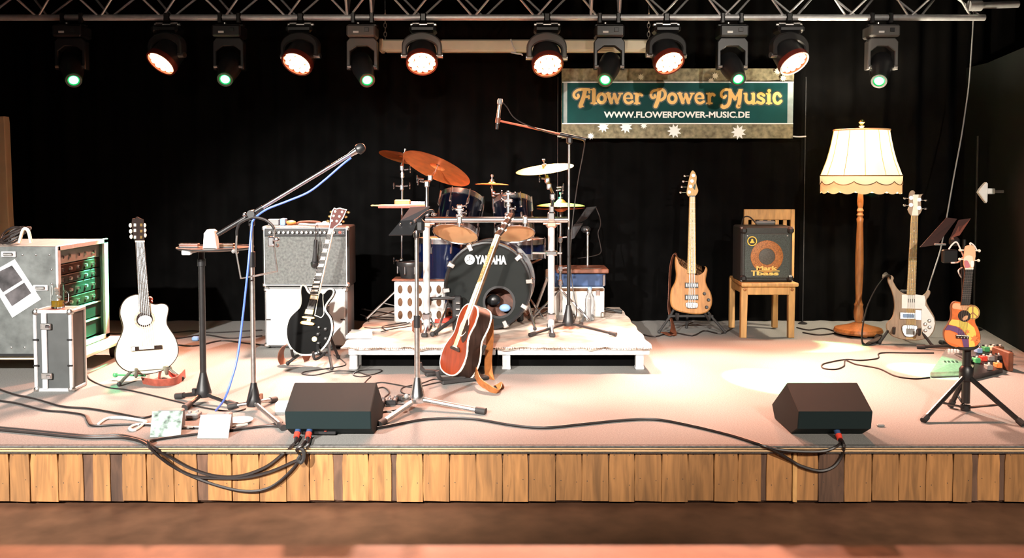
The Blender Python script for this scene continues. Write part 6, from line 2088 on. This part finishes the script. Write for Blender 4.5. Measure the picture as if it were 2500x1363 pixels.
# glass on it
c = at(139, 752, Yv + .07)
t = thing('glass_jar', 'clear glass with amber liquid on top of the slim black case', 'glass', V((c.x, Yv + .08, zv + .002)))
MG = Tm(c.x, Yv + .08, zv + .0025)
gls = mat('clear_glass', (.95, .97, .95), .03, trans=1.)
MB(MG).lathe([(.034, 0), (.036, .006), (.036, .13), (.033, .13), (.033, .008), (1e-4, .006)], 24, caps=False).build('glass_wall', gls, t)
MB(MG).lathe([(.0325, .009), (.0325, .044)], 24).build('amber_liquid', mat('amber_liquid', (.85, .5, .03), .15, trans=.4, emit=None), t)
for i in range(3):
    MB(MG).sph((.008 * cos(i * 2.2), .008 * sin(i * 2.2), .062 + i * .022), .013, 10, (1.1, .9, .8)).build('ice_cube', M['paper'], t)
MB(MG).tube(csp([(.035, 0, .03), (.055, 0, .035), (.058, 0, .08), (.035, 0, .095)], 5), .005, 8).build('handle', gls, t)

# ================================================================ MONITORS, PEDALS, PAPERS
prof = [(4.15, .0), (4.055, .05), (4.04, .134), (4.225, .222), (4.46, .06), (4.41, 0)]


def monitor(px0, px1, label, yaw=0):
    x0, x1 = at(px0, 1010, 4.04).x, at(px1, 1010, 4.04).x
    cx = (x0 + x1) / 2
    t = thing('stage_monitor', label, 'monitor speaker', (cx, 4.25, ST))
    Mo = Tm(cx, 0, ST) @ Mx(((0, 0, 1, 0), (1, 0, 0, 0), (0, 1, 0, 0), (0, 0, 0, 1)))
    MB(Mo).prism(prof, -(x1 - x0) / 2, (x1 - x0) / 2, .004).build('cabinet', M['spkgrille'], t)
    d = V((0, .185, .088)).normalized()
    nn = V((0, -.088, .185)).normalized()
    return t, cx, x1 - x0


def connector(t, p):
    q = p + V((0, -.045, -.03))
    MB().cyl(p + V((0, .01, .006)), p.lerp(q, .55), .014, .0135, n=12).build('plug', M['blue'], t)
    MB().cyl(p.lerp(q, .55), q, .015, .013, n=12).build('red_ring', M['red'], t)
    MB().cyl(q, q + V((0, -.02, -.016)), .009, .006, n=10).build('boot', M['blackpl'], t)


t, cx, w_ = monitor(695, 905, 'black wedge monitor at the front left with two red-ringed plugs')
MB().box((at(775, 1056, 4.08).x, 4.108, ST + .024), (.16, .012, .03), .004, ).build('connector_panel', M['blackpl'], t)
MB().box((at(793, 1052, 4.08).x, 4.098, ST + .03), (.012, .012, .008), .002).build('red_switch', M['red'], t)
for px in (729, 757):
    connector(t, at(px, 1046, 4.075))
t, cx, w_ = monitor(1950, 2131, 'black wedge monitor at the front right with one red-ringed plug')
connector(t, at(2042, 1050, 4.085))
q = MB().box(gd(2150, 1042) + V((0, 0, .006)), (.035, .02, .012), .004)
solo(q, 'tape_scrap', M['grey'], 'tiny scrap of tape on the deck right of the front right monitor', 'tape')

# propped sheets near the edge
for pts, m, lab, nm in ((((372, 1005), (447, 1004), (441, 1066), (366, 1068)), mat('printed_card', (.32, .42, .37), .7, var=.9, vs=26), 'white card with a faint green printed pattern propped near the stage edge', 'printed_card'),
                        (((490, 1014), (565, 1013), (557, 1070), (482, 1070)), M['paper'], 'blank white sheet propped up near the stage edge', 'paper_sheet')):
    yb_ = gd((pts[2][0] + pts[3][0]) / 2, (pts[2][1] + pts[3][1]) / 2).y
    vs = [at(*pts[0], yb_ + .09), at(*pts[1], yb_ + .09), gd(*pts[2], ST + .001), gd(*pts[3], ST + .001)]
    n_ = (vs[1] - vs[0]).cross(vs[2] - vs[0]).normalized() * .0012
    mb = MB().add([v + n_ for v in vs] + [v - n_ for v in vs], [(0, 1, 2, 3), (7, 6, 5, 4), (0, 4, 5, 1), (1, 5, 6, 2), (2, 6, 7, 3), (3, 7, 4, 0)])
    o = solo(mb, nm, m, lab, 'card' if nm == 'printed_card' else 'paper')
    b = (vs[0] + vs[1]) / 2
    q = MB().box((b.x, b.y + .045, (b.z + ST) / 2 + .001), ((vs[1] - vs[0]).length * .8, .05, b.z - ST - .004), .006)
    solo(q, 'effects_pedal', M['grey'], 'grey floor pedal hidden behind the ' + ('printed card' if nm == 'printed_card' else 'blank white sheet'), 'pedal')
c = gd(586, 1032)
q = MB(Tm(c)).lathe([(.0, .004), (.05, .004), (.062, .012), (.062, .015), (.05, .008), (0, .008)], 28)
solo(q, 'saucer', M['white'], 'round white dish on the deck right of the blank white sheet', 'dish')
c = gd(468, 1024)
q = MB().box(c + V((0, .03, .014)), (.06, .07, .026), .005).cyl(c + V((-.015, .02, .026)), c + V((-.015, .02, .036)), .009).cyl(c + V((.015, .04, .026)), c + V((.015, .04, .036)), .007)
solo(q, 'effects_pedal', M['grey'], 'small grey pedal between the two propped sheets', 'pedal')
c = gd(684, 1008)
q = MB().box(c + V((.01, .02, .026)), (.07, .05, .05), .004)
solo(q, 'adapter_box', M['alu'], 'small silver box peeping out left of the front left monitor', 'box')
for px, py, w_, h_, lab in ((926, 985, .05, .036, 'small black pedal nearest the front left monitor'), (955, 978, .055, .028, 'small black pedal behind the one at the front left monitor'), (918, 1008, .05, .02, 'flat dark junction box beside the front left monitor')):
    c = gd(px, py + 12)
    t = thing('effects_pedal', lab, 'pedal', c)
    MB().box(c + V((0, .03, h_ / 2)), (w_, .08, h_), .005).build('case', M['blackpl'], t)
    MB().cyl(c + V((0, .01, h_)), c + V((0, .01, h_ + .01)), .008).build('footswitch', M['chrome'], t)
    for s in (-1, 1):
        MB().cyl(c + V((s * .014, .05, h_)), c + V((s * .014, .05, h_ + .012)), .007).build('knob', M['chrome'], t)

# right: effects unit and pedal board
c = gd(2310, 925)
t = thing('effects_unit', 'long grey floor effects unit with a rocker pedal lit green', 'effects unit', gd(2320, 920))
P_ = [gd(2271, 922), gd(2372, 918), gd(2392, 884), gd(2310, 880)]
MB().add([p + V((0, 0, .002)) for p in P_] + [P_[0] + V((0, 0, .03)), P_[1] + V((0, 0, .03)), P_[2] + V((0, 0, .075)), P_[3] + V((0, 0, .075))], [(0, 1, 2, 3), (4, 5, 6, 7), (0, 1, 5, 4), (1, 2, 6, 5), (2, 3, 7, 6), (3, 0, 4, 7)]).build('body', M['steel'], t)
tp_ = lambda u, v_: (P_[0].lerp(P_[1], u)).lerp(P_[3].lerp(P_[2], u), v_) + V((0, 0, .03 + .045 * v_))
for i in range(4):
    p = tp_(.12 + .09 * i, .88)
    MB().cyl(p, p + V((0, -.004, .016)), .007, n=10).build('knob', M['white'], t)
for i in range(4):
    p = tp_(.2 + .1 * i, .4)
    MB().cyl(p, p + V((0, -.003, .008)), .008, n=10).build('footswitch', M['chrome'], t)
a_, b_ = tp_(.62, .2), tp_(.62, .9)
MB().box(((a_ + b_) / 2 + V((.03, 0, .012))), (.07, .2, .014), .005, ).build('rocker_pedal', M['blackpl'], t)
c = gd(2410, 915)
t = thing('pedal_board', 'black pedal board crowded with small coloured pedals at the right', 'pedal board', c)
Q = [gd(2376, 930), gd(2448, 912), gd(2444, 880), gd(2382, 884)]
MB().add([p + V((0, 0, .003)) for p in Q] + [p + V((0, 0, z)) for p, z in zip(Q, (.03, .03, .09, .09))], [(0, 1, 2, 3), (4, 5, 6, 7), (0, 1, 5, 4), (1, 2, 6, 5), (2, 3, 7, 6), (3, 0, 4, 7)]).build('board', M['blackpl'], t)
tq = lambda u, v_: (Q[0].lerp(Q[1], u)).lerp(Q[3].lerp(Q[2], u), v_) + V((0, 0, .03 + .06 * v_))
for u, v_, m in ((.1, .82, M['bluebox']), (.38, .85, M['green']), (.66, .85, M['cream']), (.92, .82, M['rosebd']), (.06, .45, M['green']), (.3, .48, M['red']), (.56, .45, M['grey']), (.86, .42, M['blackpl']), (.5, .1, M['grey']), (.82, .1, M['orange'])):
    p = tq(u, v_)
    o = MB().box(p + V((0, 0, .014)), (.034, .05, .03), .004).build('pedal', m, t)
    for s in (-1, 1):
        MB().cyl(p + V((s * .009, .012, .029)), p + V((s * .009, .012, .038)), .006, n=8).build('knob', M['white'] if s > 0 else M['blackpl'], o)
    MB().cyl(p + V((0, -.014, .029)), p + V((0, -.014, .036)), .005, n=8).build('footswitch', M['chrome'], o)
Lb = gd(2452, 905)
MB().box(Lb + V((.02, .06, .06)), (.03, .2, .12), .006).build('side_cheek', M['leather'], t)
q = MB().box((gd(2480, 812).x + .1, 6.6, ST + .06), (.42, .16, .12), .01)


# ================================================================ CABLES
def cab(pts, label, r=.0045, m=None, zoff=None):
    P_ = []
    for p in pts:
        if isinstance(p, V):
            P_.append(p)
        elif len(p) == 3:
            P_.append(at(p[0], p[1], p[2]))
        else:
            P_.append(gd(*p, ST + r))
    mb = MB().tube(csp(P_, 5), r, 6)
    return tag(mb.build('cable', m or M['cable'], None, origin=P_[0]), label, 'cable')


cab([(-20, 944), (30, 962), (90, 975), (150, 992), (220, 998), (290, 1010), (345, 1020), (372, 1015)], 'dark blue-black cable from the left edge to the printed card', .0055)
cab([(-20, 976), (40, 985), (105, 1001), (160, 1006), (205, 1014), (215, 1030), (232, 1040), (320, 1036), (420, 1042), (480, 1045), (560, 1046), (640, 1040), (690, 1032)], 'black cable from the left edge passing behind the propped sheets', .0055)
cab([(214, 918), (222, 928), (260, 945), (310, 952), (370, 965), (430, 980), (500, 996), (570, 1005), (600, 998)], 'thin brown cable from the pale guitar to the stand feet', .004)
cab([(240, 1036), (262, 1022), (300, 1020), (352, 1028), (352, 1034), (330, 1050), (316, 1046), (340, 1036), (400, 1040), (470, 1044), (560, 1042), (604, 1036)], 'white cable looping round the printed card', .0065, M['cablewh'])
ZE = YF - .014
yg = YF + .022
cab([(-20, 1043), (80, 1052), (160, 1060), (220, 1065), (290, 1063), (330, 1070), (358, 1079), (370, 1090, ZE), (420, 1120, YF + .02), (470, 1146, yg), (530, 1163, yg), (590, 1162, yg), (650, 1140, yg), (695, 1105, yg), (718, 1084, ZE), (733, 1068)],
    'black cable from the left edge sagging over the planks to the left plug', .0072)
cab([(-20, 1048), (80, 1057), (160, 1065), (220, 1069), (290, 1068), (330, 1074), (352, 1082), (366, 1094, ZE), (410, 1132, YF + .02), (470, 1162, yg), (540, 1168, yg), (600, 1166, yg), (660, 1152, yg), (712, 1130, yg), (738, 1118, yg), (748, 1100, yg), (752, 1086, ZE), (758, 1068)],
    'black cable from the left edge sagging over the planks to the right plug', .0072)
cab([(700, 1046), (660, 1040), (600, 1046), (520, 1056), (480, 1060), (380, 1074), (362, 1080, ZE), (380, 1108, ZE), (440, 1150, yg), (520, 1183, yg), (600, 1200, yg), (660, 1190, yg), (710, 1150, yg), (732, 1116, yg), (724, 1098, ZE), (738, 1088, ZE), (745, 1078)],
    'lowest brown-black cable hanging in a deep bow over the planks', .0066)
cab([(905, 1048), (950, 1040), (1000, 1030), (1060, 1022), (1150, 1022), (1250, 1038), (1330, 1044), (1420, 1036), (1520, 1026), (1600, 1024), (1680, 1038), (1780, 1062), (1850, 1084), (1882, 1096, ZE), (1930, 1124, YF + .02), (1955, 1138, yg), (2000, 1150, yg), (2035, 1140, yg),
     (2056, 1112, YF + .02), (2060, 1086, ZE), (2052, 1072)], 'long black cable across the front deck hanging down to the right monitor', .0072)
cab([(1840, 1082), (1866, 1088, ZE), (1900, 1098, ZE), (1960, 1103, ZE), (2010, 1102, ZE), (2040, 1092, ZE), (2056, 1080)], 'short black cable drooping over the stage edge at the right', .006)
q = MB().tube(csp([at(728, 1092, ZE), at(740, 1100, ZE), at(742, 1118, ZE), at(735, 1130, ZE), at(728, 1122, ZE), at(734, 1112, ZE)], 5), .0085, 6)
solo(q, 'cable_tie', M['rubber'], 'black fabric tie bundling the cables below the left monitor', 'cable tie')
cab([(815, 866), (836, 880), (842, 892), (800, 900), (745, 908), (740, 914), (770, 916), (820, 906), (870, 908), (900, 916), (930, 908), (925, 903), (880, 905), (862, 915), (880, 920), (905, 918), (896, 928), (880, 945)], 'thin cable curling from the black guitar to behind the left monitor', .0036)
cab([(900, 940), (930, 934), (960, 938), (1010, 946), (1050, 938), (1085, 930), (1060, 926), (1030, 936), (985, 946), (980, 958), (1000, 964), (1020, 962)], 'looped cable winding round the steel music stand foot', .0038)
cab([(905, 955), (935, 946), (950, 960), (935, 975), (960, 985), (990, 990), (975, 1000), (940, 1005)], 'short tangled lead between the small black pedals', .0042)
cab([(905, 1015), (940, 1005), (958, 1008), (940, 1022), (918, 1020)], 'grey curled lead at the right side of the left monitor', .005, M['grey'])
cab([(230, 820), (290, 828), (360, 822), (430, 826), (500, 818), (560, 826), (640, 820)], 'black cable along the curtain foot at the left, upper one', .0055)
cab([(230, 835), (300, 842), (380, 836), (470, 845), (540, 832), (600, 838), (660, 845)], 'black cable along the curtain foot at the left, lower one', .0055)
cab([(236, 806), (275, 815), (330, 812), (420, 812), (470, 808), (520, 812), (640, 806)], 'black cable along the curtain foot at the left, rearmost one', .0055)
q = MB().box(gd(478, 832) + V((0, 0, .016)), (.05, .04, .03), .008)
solo(q, 'cable_plug', M['bluebox'], 'pale blue plug lying on the cables near the curtain foot', 'plug')
cab([(1500, 800), (1560, 815), (1600, 822), (1640, 812), (1690, 820), (1720, 808), (1760, 815), (1790, 800)], 'black cable lying round the feet of the natural bass stand', .0055)
cab([(1945, 800), (1975, 806), (2010, 802), (2040, 812), (2000, 818), (1960, 812)], 'black cable lying between the chair and the floor lamp', .0055)
cab([(2280, 862), (2225, 862), (2150, 862), (2143, 875), (2100, 880), (2065, 878), (2020, 886), (2006, 892), (2012, 900), (2040, 902), (2060, 894), (2064, 880), (2090, 890), (2145, 900), (2185, 918), (2230, 925), (2270, 922)], 'thin dark cable looping over the deck to the floor effects unit', .0045)
random.seed(11)
for i, (a, b, y) in enumerate(((880, 1010, 770), (890, 1000, 790), (930, 1060, 800), (1290, 1340, 770))):
    pts = []
    for j in range(8):
        u = j / 7
        pts.append(rz(a + (b - a) * (.5 - .5 * cos(u * pi * 2.2)), y + 14 * sin(u * 5 + i)) + V((0, 0, .006)))
    mb = MB().tube(csp(pts, 5), .004, 6)
    tag(mb.build('cable', M['cable'], None, origin=pts[0]), ['thin cable curled on the rug at its left edge', 'thin cable snaking over the rug below the white crate', 'thin cable in front of the white crate on the rug', 'thin cable on the rug right of the bass drum'][i], 'cable')
